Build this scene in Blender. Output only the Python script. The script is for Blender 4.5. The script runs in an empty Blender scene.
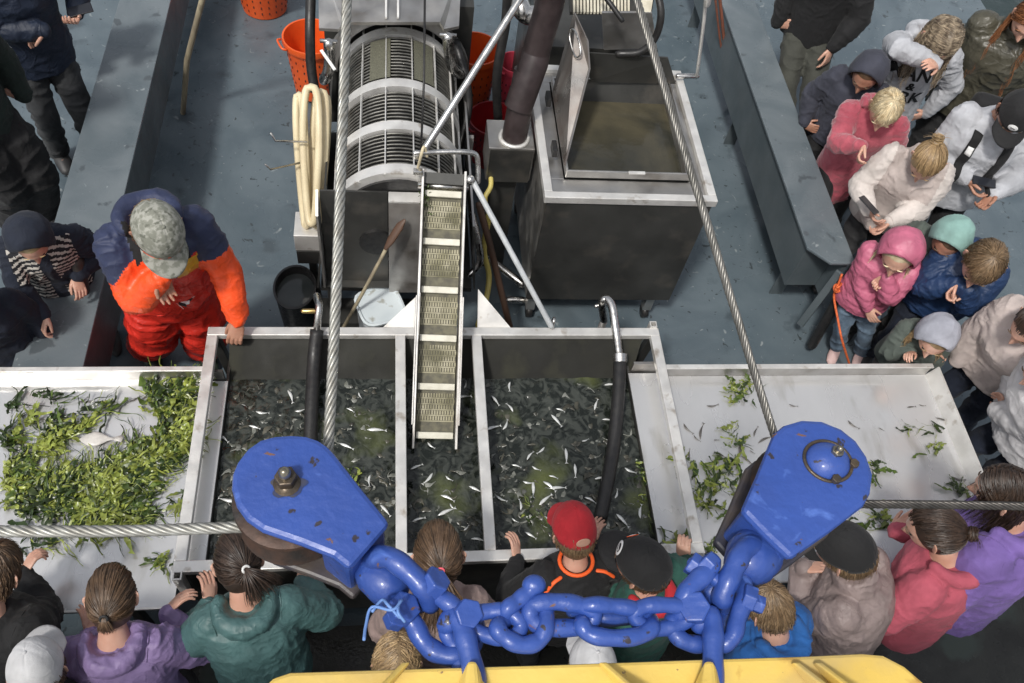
import bpy, bmesh, math, random
import numpy as np
from mathutils import Vector, Matrix
from mathutils.bvhtree import BVHTree

scn = bpy.context.scene
COL = scn.collection
rnd = random.Random(11)
RS = np.random.RandomState(5)
R_ = math.radians

# ------------------------------------------------------------------ camera
W_, H_ = 1024, 683
FPX = 840.0
CAMH = 4.8
_D = np.array([394 - 512, 1277, -FPX]); _D = _D / np.linalg.norm(_D)
_X = np.array([1, 0.0, -118 / FPX]); _X = _X / np.linalg.norm(_X)
_Z = np.cross(_X, _D)
CR = np.array([_X, _D, _Z])                       # world <- camera
cam = bpy.data.cameras.new('camera'); camo = bpy.data.objects.new('camera', cam); COL.objects.link(camo)
cam.sensor_width = 36; cam.lens = 36 * FPX / W_
cam.clip_end = 6000; cam.clip_start = 0.05
m4 = Matrix([[float(CR[i][j]) for j in range(3)] + [0] for i in range(3)] + [[0, 0, 0, 1]])
m4.translation = Vector((0, 0, CAMH))
camo.matrix_world = m4
scn.camera = camo

# ------------------------------------------------------------------ light
SUN_EL, SUN_AZ = 56.0, 218.0                      # azimuth clockwise from +Y: the sun stands front left, behind the camera
world = bpy.data.worlds.new('World'); scn.world = world; world.use_nodes = True
wn = world.node_tree; wn.nodes.clear()
sky = wn.nodes.new('ShaderNodeTexSky'); sky.sky_type = 'NISHITA'; sky.sun_disc = False
sky.sun_elevation = R_(SUN_EL); sky.sun_rotation = R_(SUN_AZ); sky.dust_density = 3.0; sky.air_density = 1.0; sky.ozone_density = 1.0
hsv = wn.nodes.new('ShaderNodeHueSaturation'); hsv.inputs['Saturation'].default_value = 0.28
bg = wn.nodes.new('ShaderNodeBackground'); bg.inputs['Strength'].default_value = 0.14
wo = wn.nodes.new('ShaderNodeOutputWorld')
wn.links.new(sky.outputs[0], hsv.inputs['Color']); wn.links.new(hsv.outputs[0], bg.inputs['Color']); wn.links.new(bg.outputs[0], wo.inputs['Surface'])
sun = bpy.data.lights.new('sun', 'SUN'); sun.energy = 2.3; sun.angle = R_(6); sun.color = (1, 0.96, 0.9)
suno = bpy.data.objects.new('sun', sun); COL.objects.link(suno)
_sd = Vector((math.sin(R_(SUN_AZ)) * math.cos(R_(SUN_EL)), math.cos(R_(SUN_AZ)) * math.cos(R_(SUN_EL)), math.sin(R_(SUN_EL))))
suno.rotation_euler = _sd.to_track_quat('Z', 'Y').to_euler(); suno.location = _sd * 20
scn.view_settings.view_transform = 'Standard'; scn.view_settings.look = 'None'
scn.view_settings.exposure = 0.14; scn.view_settings.gamma = 1.0
scn.render.film_transparent = False
try:
    scn.cycles.max_bounces = 6; scn.cycles.use_denoising = True
except Exception:
    pass

# ------------------------------------------------------------------ helpers
def V3(*a): return np.array(a, float)
def nrm(v): v = np.asarray(v, float); return v / (np.linalg.norm(v) + 1e-12)
def at(px, py, z):
    """the world point at height z that the photograph shows at a pixel"""
    r = CR @ np.array([(px - 512) / FPX, -(py - 341.5) / FPX, -1.0])
    t = (z - CAMH) / r[2]
    return np.array([0, 0, CAMH]) + t * r

class MB:
    def __init__(s): s.v = []; s.f = []; s.m = []; s.n = 0
    def add(s, V, F, mi=0):
        V = np.asarray(V, float).reshape(-1, 3)
        s.v.append(V); k = s.n
        for f in F: s.f.append(tuple(int(i) + k for i in f)); s.m.append(mi)
        s.n += len(V); return s
    def box(s, lo, hi, mi=0):
        (a, b, c), (d, e, f) = lo, hi
        V = [(a, b, c), (d, b, c), (d, e, c), (a, e, c), (a, b, f), (d, b, f), (d, e, f), (a, e, f)]
        return s.add(V, [(0, 3, 2, 1), (4, 5, 6, 7), (0, 1, 5, 4), (1, 2, 6, 5), (2, 3, 7, 6), (3, 0, 4, 7)], mi)
    def hexa(s, V, mi=0):
        return s.add(V, [(0, 3, 2, 1), (4, 5, 6, 7), (0, 1, 5, 4), (1, 2, 6, 5), (2, 3, 7, 6), (3, 0, 4, 7)], mi)
    def obox(s, c, M, sz, mi=0):
        c = np.asarray(c, float); V = []
        for z in (-.5, .5):
            for x, y in ((-.5, -.5), (.5, -.5), (.5, .5), (-.5, .5)):
                V.append(c + M @ np.array([x * sz[0], y * sz[1], z * sz[2]]))
        return s.hexa(V, mi)
    def beam(s, a, b, w, t, up=(0, 0, 1), mi=0):
        a = np.asarray(a, float); b = np.asarray(b, float); d = nrm(b - a); x = nrm(np.cross(d, up)); z = np.cross(x, d)
        return s.obox((a + b) / 2, np.array([x, d, z]).T, (w, np.linalg.norm(b - a), t), mi)
    def prism(s, poly, down, mi=0):
        P = np.asarray(poly, float); n = len(P); Q = P + np.asarray(down, float)
        F = [tuple(range(n)), tuple(range(2 * n - 1, n - 1, -1))] + [(i, i + n, (i + 1) % n + n, (i + 1) % n) for i in range(n)]
        return s.add(np.vstack([P, Q]), F, mi)
    def loft(s, C, A, B, n=16, mi=0, closed=False, caps=True):
        C = np.asarray(C, float); A = np.asarray(A, float); B = np.asarray(B, float); k = len(C)
        t = np.linspace(0, 2 * math.pi, n, endpoint=False); ct, st = np.cos(t), np.sin(t)
        V = (C[:, None, :] + A[:, None, :] * ct[None, :, None] + B[:, None, :] * st[None, :, None]).reshape(-1, 3)
        F = []
        for i in range(k if closed else k - 1):
            j = (i + 1) % k
            for q in range(n):
                r = (q + 1) % n
                F.append((i * n + q, i * n + r, j * n + r, j * n + q))
        if caps and not closed:
            F.append(tuple(range(n - 1, -1, -1))); F.append(tuple((k - 1) * n + q for q in range(n)))
        return s.add(V, F, mi)
    def tube(s, P, r, n=10, mi=0, closed=False, round_caps=False, flat=1.0):
        P = np.asarray(P, float); k = len(P)
        r = np.full(k, float(r)) if np.isscalar(r) else np.asarray(r, float)
        if round_caps and not closed:
            d0 = nrm(P[0] - P[1]); d1 = nrm(P[-1] - P[-2])
            P = np.vstack([P[0] + d0 * r[0] * .95, P[0] + d0 * r[0] * .7, P, P[-1] + d1 * r[-1] * .7, P[-1] + d1 * r[-1] * .95])
            r = np.concatenate([[r[0] * .3, r[0] * .72], r, [r[-1] * .72, r[-1] * .3]]); k = len(P)
        if closed: T = np.roll(P, -1, 0) - np.roll(P, 1, 0)
        else: T = np.gradient(P, axis=0)
        T = T / (np.linalg.norm(T, axis=1)[:, None] + 1e-12)
        u = np.cross(T[0], V3(0, 0, 1))
        if np.linalg.norm(u) < .15: u = np.cross(T[0], V3(1, 0, 0))
        u = nrm(u); A = []; B = []
        for i in range(k):
            u = u - T[i] * u.dot(T[i]); u = nrm(u); w = np.cross(T[i], u)
            A.append(u * r[i]); B.append(w * r[i] * flat)
        return s.loft(P, A, B, n, mi, closed)
    def ell(s, c, M, rad, n=20, k=12, mi=0):
        th = np.linspace(0, math.pi, k + 1)[1:-1]; ph = np.linspace(0, 2 * math.pi, n, endpoint=False)
        V = [V3(0, 0, 1)] + [V3(math.sin(a) * math.cos(b), math.sin(a) * math.sin(b), math.cos(a)) for a in th for b in ph] + [V3(0, 0, -1)]
        V = (np.array(V) * np.asarray(rad)) @ np.asarray(M).T + np.asarray(c)
        F = [(0, 1 + j, 1 + (j + 1) % n) for j in range(n)]
        for i in range(len(th) - 1):
            for j in range(n):
                F.append((1 + i * n + j, 1 + (i + 1) * n + j, 1 + (i + 1) * n + (j + 1) % n, 1 + i * n + (j + 1) % n))
        L = 1 + len(th) * n; b0 = 1 + (len(th) - 1) * n
        F += [(L, b0 + (j + 1) % n, b0 + j) for j in range(n)]
        return s.add(V, F, mi)
    def data(s): return np.vstack(s.v), s.f, s.m
    def build(s, name, mats, parent=None, smooth=True, bevel=0, label=None, cat=None, group=None, kind=None, base=None, auto=None):
        V = np.vstack(s.v)
        return mesh_obj(name, V, s.f, mats, parent, smooth, bevel, s.m, label, cat, group, kind, base, auto)

I3 = np.eye(3)
def wloc(o):
    v = V3(0, 0, 0)
    while o is not None: v = v + np.array(o.location); o = o.parent
    return v
def mesh_obj(name, V, F, mats, parent=None, smooth=True, bevel=0, mi=None, label=None, cat=None, group=None, kind=None, base=None, auto=None):
    V = np.asarray(V, float)
    if not isinstance(mats, (list, tuple)): mats = [mats]
    if parent is not None: org = wloc(parent)
    elif base is not None: org = np.asarray(base, float)
    else: org = np.array([(V[:, 0].min() + V[:, 0].max()) / 2, (V[:, 1].min() + V[:, 1].max()) / 2, V[:, 2].min()])
    me = bpy.data.meshes.new(name)
    me.from_pydata((V - org).tolist(), [], [tuple(map(int, f)) for f in F] if not isinstance(F, list) else F)
    for m in mats: me.materials.append(m)
    if mi is not None and len(mats) > 1: me.polygons.foreach_set('material_index', np.asarray(mi, dtype=np.int32))
    me.polygons.foreach_set('use_smooth', np.full(len(me.polygons), bool(smooth)))
    me.validate(); me.update()
    o = bpy.data.objects.new(name, me); COL.objects.link(o)
    if parent is not None: o.parent = parent
    else: o.location = Vector(org.tolist())
    if bevel:
        b = o.modifiers.new('bevel', 'BEVEL'); b.width = bevel; b.segments = 2; b.limit_method = 'ANGLE'; b.angle_limit = R_(35)
        if smooth == 'auto': pass
    if smooth and auto:
        me.set_sharp_from_angle(angle=R_(auto))
    tag(o, label, cat, group, kind)
    return o
def tag(o, label=None, cat=None, group=None, kind=None):
    if label: o['label'] = label
    if cat: o['category'] = cat
    if group: o['group'] = group
    if kind: o['kind'] = kind
    return o
def thing(name, loc, label, cat, group=None):
    o = bpy.data.objects.new(name, None); COL.objects.link(o); o.location = Vector([float(x) for x in loc]); o.empty_display_size = .1
    return tag(o, label, cat, group)
def copy_tree(o, parent=None):
    c = o.copy(); COL.objects.link(c); c.parent = parent
    for ch in [x for x in bpy.data.objects if x.parent == o]: copy_tree(ch, c)
    return c

# ---- numpy value noise
def _h(ix, iy, iz, seed):
    n = (ix * 374761393 + iy * 668265263 + iz * 2147483647 + seed * 144269504) & 0xffffffff
    n = ((n ^ (n >> 13)) * 1274126177) & 0xffffffff
    return ((n ^ (n >> 16)) & 0xffff) / 65535.0
def vnoise(P, seed=0):
    P = np.asarray(P, float) + 100.0; I = np.floor(P).astype(np.int64); f = P - I; f = f * f * (3 - 2 * f)
    x, y, z = I.T; u, v, w = f.T; r = 0
    for dx in (0, 1):
        for dy in (0, 1):
            for dz in (0, 1):
                r = r + _h(x + dx, y + dy, z + dz, seed) * (u if dx else 1 - u) * (v if dy else 1 - v) * (w if dz else 1 - w)
    return r
def ridged(P, seed=0):
    return 1 - 2 * np.abs(vnoise(P, seed) - .5) * 1.6

# ---- materials
MATS = {}
def M(name, col, col2=None, scale=8, rough=.5, rough2=None, metal=0.0, bump=0.0, bscale=60, island=0.0, detail=4, lo=.35, hi=.65,
      stretch=None, rscale=None, spec=None, sheen=0, coat=0, bump2=0, b2scale=8, sss=0, dirt=None, dscale=3, dlo=.55, dhi=.7, dist=0.0, crease=0, cscale=9, specks=None):
    if name in MATS: return MATS[name]
    m = bpy.data.materials.new(name); m.use_nodes = True; nt = m.node_tree; N = nt.nodes; L = nt.links
    b = N['Principled BSDF']
    tc = N.new('ShaderNodeTexCoord'); mp = N.new('ShaderNodeMapping'); L.new(tc.outputs['Object'], mp.inputs['Vector'])
    if stretch: mp.inputs['Scale'].default_value = stretch
    def noise(sc, dt=detail, src=None, ds=0.0):
        n = N.new('ShaderNodeTexNoise'); n.inputs['Scale'].default_value = sc; n.inputs['Detail'].default_value = dt
        n.inputs['Distortion'].default_value = ds
        L.new((src or mp).outputs[0 if src is None else 'Object'], n.inputs['Vector']); return n
    def ramp(src, a, c):
        r = N.new('ShaderNodeMapRange'); r.inputs['From Min'].default_value = a; r.inputs['From Max'].default_value = c
        L.new(src, r.inputs['Value']); return r.outputs['Result']
    def mix(fac, A, B):
        x = N.new('ShaderNodeMix'); x.data_type = 'RGBA'
        if isinstance(fac, float): x.inputs[0].default_value = fac
        else: L.new(fac, x.inputs[0])
        for i, c in ((6, A), (7, B)):
            if isinstance(c, tuple): x.inputs[i].default_value = (*c[:3], 1)
            else: L.new(c, x.inputs[i])
        return x.outputs[2]
    cur = tuple(col)
    if col2 is not None: cur = mix(ramp(noise(scale, ds=dist).outputs['Fac'], lo, hi), tuple(col), tuple(col2))
    if dirt is not None: cur = mix(ramp(noise(dscale, 6).outputs['Fac'], dlo, dhi), cur, tuple(dirt))
    for sp_ in (specks or []):
        cur = mix(ramp(noise(sp_[1], 5, ds=sp_[4]).outputs['Fac'], sp_[2], sp_[3]), cur, tuple(sp_[0]))
    if island:
        g = N.new('ShaderNodeNewGeometry'); h = N.new('ShaderNodeHueSaturation')
        mr = N.new('ShaderNodeMapRange'); mr.inputs['To Min'].default_value = 1 - island; mr.inputs['To Max'].default_value = 1 + island
        L.new(g.outputs['Random Per Island'], mr.inputs['Value']); L.new(mr.outputs['Result'], h.inputs['Value'])
        if isinstance(cur, tuple): h.inputs['Color'].default_value = (*cur, 1)
        else: L.new(cur, h.inputs['Color'])
        cur = h.outputs['Color']
    if isinstance(cur, tuple): b.inputs['Base Color'].default_value = (*cur, 1)
    else: L.new(cur, b.inputs['Base Color'])
    b.inputs['Metallic'].default_value = metal
    if rough2 is not None:
        r = N.new('ShaderNodeMapRange'); r.inputs['From Min'].default_value = .38; r.inputs['From Max'].default_value = .62
        r.inputs['To Min'].default_value = rough; r.inputs['To Max'].default_value = rough2
        L.new(noise(rscale or scale * 1.7).outputs['Fac'], r.inputs['Value']); L.new(r.outputs['Result'], b.inputs['Roughness'])
    else: b.inputs['Roughness'].default_value = rough
    if spec is not None: b.inputs['Specular IOR Level'].default_value = spec
    if sheen: b.inputs['Sheen Weight'].default_value = sheen
    if coat: b.inputs['Coat Weight'].default_value = coat; b.inputs['Coat Roughness'].default_value = .15
    if sss:
        b.inputs['Subsurface Weight'].default_value = sss; b.inputs['Subsurface Radius'].default_value = (.012, .005, .003); b.inputs['Subsurface Scale'].default_value = .5
    last = None
    if crease:
        for cs_, k_, of_ in ((cscale, 1.0, 0), (cscale * 2.3, .45, 4)):
            n_ = noise(cs_, 2, ds=1.1); sb = N.new('ShaderNodeMath'); sb.operation = 'SUBTRACT'; sb.inputs[1].default_value = .5; L.new(n_.outputs['Fac'], sb.inputs[0])
            ab = N.new('ShaderNodeMath'); ab.operation = 'ABSOLUTE'; L.new(sb.outputs[0], ab.inputs[0])
            mr_ = N.new('ShaderNodeMapRange'); mr_.interpolation_type = 'SMOOTHSTEP'; mr_.inputs['From Max'].default_value = .09; mr_.inputs['To Min'].default_value = 1; mr_.inputs['To Max'].default_value = 0; L.new(ab.outputs[0], mr_.inputs['Value'])
            bn = N.new('ShaderNodeBump'); bn.inputs['Distance'].default_value = crease * k_; L.new(mr_.outputs['Result'], bn.inputs['Height'])
            if last: L.new(last, bn.inputs['Normal'])
            last = bn.outputs['Normal']
    for st, sc in ((bump2, b2scale), (bump, bscale)):
        if st:
            bn = N.new('ShaderNodeBump'); bn.inputs['Strength'].default_value = 1.0; bn.inputs['Distance'].default_value = st
            L.new(noise(sc, 5).outputs['Fac'], bn.inputs['Height'])
            if last: L.new(last, bn.inputs['Normal'])
            last = bn.outputs['Normal']
    if last: L.new(last, b.inputs['Normal'])
    MATS[name] = m; return m
def cloth(name, c, c2=None, rough=.85, **k):
    c2 = c2 or tuple(x * .72 for x in c)
    kk = dict(scale=9, bump=.0008, bscale=300, bump2=.0022, b2scale=30, sheen=.05, crease=.0016, cscale=4.2); kk.update(k)
    return M(name, c, c2, rough=rough, **kk)
def shiny(name, c, **k):
    kk = dict(scale=10, rough=.42, bump=.0006, bscale=160, bump2=.003, b2scale=28, crease=.0022, cscale=4.6); kk.update(k)
    return M(name, c, tuple(x * .75 for x in c), **kk)

deck_m = M('deck_paint', (.078, .105, .124), (.12, .152, .172), scale=1.3, rough=.05, rough2=.36, rscale=1.9, bump=.0012, bscale=90, bump2=.003, b2scale=9,
           dirt=(.066, .085, .098), dscale=4, dlo=.60, dhi=.70, dist=1.4, specks=[((.045, .055, .06), 16, .66, .69, .8), ((.24, .27, .28), 9, .67, .74, 1.5), ((.30, .32, .32), 48, .73, .75, .3)])
beam_m = M('coaming_paint', (.10, .125, .14), (.15, .175, .19), scale=2.5, rough=.2, rough2=.5, rscale=3, bump=.001, bscale=70, bump2=.0015, b2scale=12, dirt=(.075, .09, .10), dscale=6, dlo=.64, dhi=.68, dist=.8, specks=[((.26, .29, .30), 14, .68, .72, 1.2), ((.32, .33, .32), 60, .74, .76, .2)])
beamdark_m = M('coaming_side_paint', (.075, .095, .105), (.1, .12, .13), scale=3, rough=.3, rough2=.55, bump=.001, bscale=60)
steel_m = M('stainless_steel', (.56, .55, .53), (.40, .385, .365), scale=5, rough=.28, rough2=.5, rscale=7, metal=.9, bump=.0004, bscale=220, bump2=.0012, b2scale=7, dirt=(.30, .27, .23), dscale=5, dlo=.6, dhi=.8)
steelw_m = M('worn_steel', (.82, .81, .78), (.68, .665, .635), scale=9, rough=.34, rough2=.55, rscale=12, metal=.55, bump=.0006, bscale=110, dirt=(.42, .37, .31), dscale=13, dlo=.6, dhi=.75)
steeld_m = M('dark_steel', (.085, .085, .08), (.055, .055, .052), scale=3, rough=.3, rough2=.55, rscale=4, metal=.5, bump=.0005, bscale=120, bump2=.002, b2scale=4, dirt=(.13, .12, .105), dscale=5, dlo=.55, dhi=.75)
tray_m = M('tray_steel', (.72, .72, .72), (.60, .60, .60), scale=2.2, rough=.12, rough2=.36, rscale=3, metal=.55, bump=.0003, bscale=200, bump2=.0012, b2scale=3.5, dirt=(.48, .47, .44), dscale=7, dlo=.58, dhi=.75, stretch=(1, .35, 1))
chrome_m = M('polished_pipe', (.7, .69, .67), (.5, .49, .47), scale=20, rough=.18, rough2=.35, metal=1.0, bump=.0004, bscale=90)
black_m = M('black_rubber', (.012, .012, .013), (.022, .021, .02), scale=30, rough=.35, rough2=.55, bump=.0005, bscale=150)
# ------------------------------------------------------------------ setting: sea, deck, raised coamings
def sheet(name, x0, x1, y0, y1, z, m, kind='structure'):
    return MB().add([(x0, y0, z), (x1, y0, z), (x1, y1, z), (x0, y1, z)], [(0, 1, 2, 3)]).build(name, m, kind=kind, smooth=False)
sea_m = M('harbour_water', (.02, .035, .035), (.03, .045, .04), scale=.3, rough=.12, bump=.05, bscale=1.2)
sheet('water', -1500, 1500, -1500, 1500, -1.6, sea_m)
MB().box((-5.2, -1.5, -.2), (6.2, 13, 0)).build('deck', deck_m, kind='structure', smooth=False)
shade_m = M('crowd_shade_dark', (.022, .021, .018), (.04, .04, .034), scale=5, rough=.15, rough2=.45, rscale=6, bump=.002, bscale=60, dirt=(.05, .065, .055), dscale=3, dlo=.58, dhi=.66)
MB().box((-5.1, -1.4, .002), (6.1, 1.30, .012)).build('crowd_shade_sheet', shade_m, kind='structure', smooth=False)  # dark sheet: the crowd's shade painted over the wet deck
# unseen higher deck added to shade the front crowd: plating, edge plate, posts
up_m = M('shading_deck_paint', (.55, .55, .53), (.45, .45, .43), rough=.5)
ud = thing('shading_deck', (.5, -1.2, 0), 'unseen raised steel deck behind the crowd, added to shade it', 'shading deck')
MB().box((-4.5, -4.0, 2.9), (5.5, -.22, 3.0)).build('shading_deck_plate', up_m, ud, smooth=False, bevel=.004)
MB().box((-4.5, -.218, 2.84), (5.5, -.20, 3.06)).build('shading_deck_edge', up_m, ud, smooth=False)
for x_ in (-4.3, 5.3): MB().box((x_ - .06, -1.3, 0.013), (x_ + .06, -1.18, 2.898)).build('post', up_m, ud, smooth=False)
# hull edges of the deck
hull_m = M('hull_paint', (.03, .05, .09), (.04, .06, .1), rough=.4)
MB().box((-5.3, -1.6, -1.9), (6.3, 13.1, -.203)).build('hull', hull_m, kind='structure', smooth=False)

def coaming(name, x0, x1, y0, y1, ztop, zb, label, cut=0, flip=False):
    t = thing(name, ((x0 + x1) / 2, y0, 0), label, 'bench beam')
    poly = [(x0, y0 + cut, ztop), (x0 + cut, y0, ztop), (x1, y0, ztop), (x1, y1, ztop), (x0, y1, ztop)] if not flip else \
           [(x0, y0, ztop), (x1, y0, ztop), (x1, y1, ztop), (x0, y1, ztop)]
    MB().prism(poly, (0, 0, -.022)).build('top_plate', beam_m, t, smooth=False, bevel=.005)
    xi = .025
    b = MB(); b.box((x0 + xi, y0 + cut + .03, zb), (x0 + xi + .02, y1, ztop - .024)); b.box((x1 - xi - .02, y0 + .03, zb), (x1 - xi, y1, ztop - .024))
    b.box((x0 + xi + .022, y0 + cut + .03, zb), (x1 - xi - .022, y0 + cut + .05, ztop - .024))
    b.build('side_plate', beamdark_m, t, smooth=False)
    for yy in np.arange(y0 + .35, y1, 1.6): MB().box(((x0 + x1) / 2 - .05, yy, .001), ((x0 + x1) / 2 + .05, yy + .012, zb + .3)).build('bracket', beamdark_m, t, smooth=False)
    return t
coaming('deck_coaming', 2.70, 3.0, 3.27, 11.5, .8, .36, 'long grey painted coaming beam between the crowd and the steel hopper, with a clipped corner', cut=.13)
coaming('deck_coaming', -2.02, -1.66, 1.95, 11.5, .72, .30, 'long grey painted coaming beam left of the wooden pole, behind the fisherman', flip=True)

# black rubber bumpers at the end of the right coaming
t = thing('ramp_bumper', at(815, 330, 0), 'pair of dark slanting bars under the clipped end of the grey coaming beam', 'bumper')
MB().tube([at(850, 278, .74), at(812, 345, .12)], .035, 10, round_caps=True).build('rubber_bar', black_m, t)
MB().beam(at(840, 272, .75), at(800, 325, .2), .05, .02).build('steel_bar', beamdark_m, t, bevel=.003, smooth=False)

# orange lashing rope hanging from the bumper
orange_rope_m = M('orange_rope', (.75, .16, .04), (.5, .09, .03), scale=60, rough=.7, bump=.001, bscale=200)
b = MB(); P = [at(x, y, z) for x, y, z in ((842, 274, .78), (838, 285, .7), (834, 296, .6), (838, 320, .5), (842, 340, .42), (850, 366, .2))]
def spline(P, n=8):
    P = [np.asarray(p, float) for p in P]; Q = [2 * P[0] - P[1]] + P + [2 * P[-1] - P[-2]]; out = []
    for i in range(1, len(Q) - 2):
        for k in range(n):
            t_ = k / n; a, b_, c, d = Q[i - 1:i + 3]
            out.append(.5 * ((2 * b_) + (-a + c) * t_ + (2 * a - 5 * b_ + 4 * c - d) * t_ ** 2 + (-a + 3 * b_ - 3 * c + d) * t_ ** 3))
    out.append(P[-1]); return np.array(out)
b.tube(spline(P, 6), .008, 8)
kc = at(838, 287, .69)
for k in range(3):
    ang = np.linspace(0, 2 * math.pi, 14, endpoint=False)
    b.tube(np.array([kc + V3(.022 * math.cos(a), .022 * math.sin(a + k), (k - 1) * .014 + .012 * math.sin(a)) for a in ang]), .008, 6, closed=True)
b.build('lashing_rope', orange_rope_m, label='orange lashing rope knotted beside the child in the quilted pink coat', cat='rope')

# ------------------------------------------------------------------ tank with three compartments
TZ = .9; X0, X1, Y0, Y1 = -.97, 1.50, 1.36, 2.66
D1, D2 = .035, .46
tank = thing('sorting_tank', ((X0 + X1) / 2, (Y0 + Y1) / 2, 0), 'steel tank in three compartments full of murky water and catch, in the centre', 'tank')
fw = .055
def framebar(a, b_): 
    MB().beam(a, b_, fw, .04).build('rim_bar', steelw_m, tank, smooth=False, bevel=.004)
z_ = TZ - .02
framebar((X0 - .0, Y0 + fw/2, z_), (X0 - .0, Y1 - fw/2, z_)); framebar((X1, Y0 + fw/2, z_), (X1, Y1 - fw/2, z_))
framebar((X0 - fw / 2, Y1, z_), (X1 + fw / 2, Y1, z_)); framebar((X0 - fw / 2, Y0, z_), (X1 + fw / 2, Y0, z_))
# left and right rim bars carry on beyond the front rim as open tube ends
for x in (D1, D2): framebar((x, Y0 + fw / 2, z_), (x, Y1 - fw / 2, z_))
# walls
ix0, ix1 = X0 + .085, X1 - .16
wt = TZ - .042
b = MB()
b.prism([(ix0 - .005, Y1 - .008, wt), (ix1 + .10, Y1 - .008, wt), (ix1 + .005, 2.40, .68), (ix0 - .005, 2.40, .68)], (0, .012, .0)); b.box((ix0 - .01, 2.405, .15), (ix1 + .01, 2.417, .68)); b.build('back_wall', M('wet_dark_steel', (.016, .016, .014), (.026, .026, .021), scale=3, rough=.55, rough2=.7, spec=.2, bump=.0015, bscale=20, dirt=(.035, .035, .025), dscale=5), tank, smooth=False)
MB().box((ix0 - .01, Y0 - .004, .15), (ix1 + .01, Y0 + .012, wt)).build('front_wall', steeld_m, tank, smooth=False)
MB().box((ix0 - .014, Y0 + .014, .15), (ix0, Y1 - .014, TZ - .14)).build('side_wall', steeld_m, tank, smooth=False)
MB().box((ix1, Y0 + .014, .15), (ix1 + .014, Y1 - .014, TZ - .14)).build('side_wall', steeld_m, tank, smooth=False)
for x in (D1, D2): MB().box((x - .006, Y0 + .014, .15), (x + .006, Y1 - .03, wt)).build('divider_wall', steeld_m, tank, smooth=False)
MB().box((ix0, Y0 + .014, .13), (ix1, Y1 - .014, .148)).build('tank_floor', steeld_m, tank, smooth=False)
# lips: steel ledges that run from the trays under the rim into the tank
MB().box((X0 - .03, Y0 + .02, TZ - .138), (ix0 + .0, Y1 - .24, TZ - .126)).build('side_lip', tray_m, tank, smooth=False, bevel=.002)
MB().box((ix1 - .0, Y0 + .02, TZ - .138), (X1 + .03, 2.455, TZ - .126)).build('side_lip', tray_m, tank, smooth=False, bevel=.002)
# closing plates behind the lips
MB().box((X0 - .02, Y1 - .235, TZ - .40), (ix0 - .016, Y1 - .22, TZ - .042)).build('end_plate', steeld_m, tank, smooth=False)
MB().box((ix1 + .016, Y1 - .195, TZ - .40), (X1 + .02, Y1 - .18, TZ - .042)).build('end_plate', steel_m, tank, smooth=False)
for (cx, cy, dx, dy) in ((X0, Y0, .10, -.04), (X1, Y0, -.05, -.04), (X0, Y1, .05, .05), (X1, Y1, -.05, .05)):
    MB().beam((cx, cy, TZ - .05), (cx + dx, cy + dy, .0), .05, .05, up=(0, 1, 0)).build('leg', steeld_m, tank, smooth=False, bevel=.004)
# open square tube ends
for x, y in ((X0, Y0 - .045), (X1 - .002, Y1 + .045)):
    b = MB()
    for ax, ay, bx, by in ((-.02, -.02, .02, -.014), (-.02, .014, .02, .02), (-.02, -.0135, -.014, .0135), (.014, -.0135, .02, .0135)):
        b.box((x + ax, y + ay, TZ - .2), (x + bx, y + by, TZ + .012))
    b.build('tube_socket', steelw_m, tank, smooth=False)
# gusset triangles at the foot of the conveyor
for (a1, a2, a3) in (((.17, 2.70, .88), (.17, 2.86, 1.03), (-.06, 2.70, .88)), ((.47, 2.70, .88), (.47, 2.86, 1.03), (.66, 2.70, .88))):
    MB().prism([a1, a2, a3], (0, 0, -.012)).build('gusset', steelw_m, tank, smooth=False)
# chrome ring on the back rim
rc = at(553, 323, .93); aa = np.linspace(0, 2 * math.pi, 24, endpoint=False)
MB().tube([rc + V3(.004 * math.cos(a), .022 * math.cos(a), .036 * math.sin(a)) for a in aa], .009, 8, closed=True).build('ring', chrome_m, tank)

# water in the tank; pale patches in its colour stand for sky reflections
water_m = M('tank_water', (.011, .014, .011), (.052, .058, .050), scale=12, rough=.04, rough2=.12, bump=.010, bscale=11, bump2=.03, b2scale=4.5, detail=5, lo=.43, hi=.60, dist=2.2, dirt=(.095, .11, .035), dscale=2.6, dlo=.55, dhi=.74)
WZ = .725
nx, ny = 120, 64
gx, gy = np.meshgrid(np.linspace(ix0 + .002, ix1 - .002, nx), np.linspace(Y0 + .016, 2.455, ny))
Pn = np.stack([gx.ravel() * 11, gy.ravel() * 11, gx.ravel() * 0], 1)
gz = WZ + .012 * (vnoise(Pn, 3) - .5) + .008 * (vnoise(Pn * 2.3, 4) - .5)
VV = np.stack([gx.ravel(), gy.ravel(), gz], 1)
FF = [(j * nx + i, j * nx + i + 1, (j + 1) * nx + i + 1, (j + 1) * nx + i) for j in range(ny - 1) for i in range(nx - 1)]
mesh_obj('tank_water', VV, FF, water_m, kind='stuff', label='dark murky water inside the sorting tank', cat='water')
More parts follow.
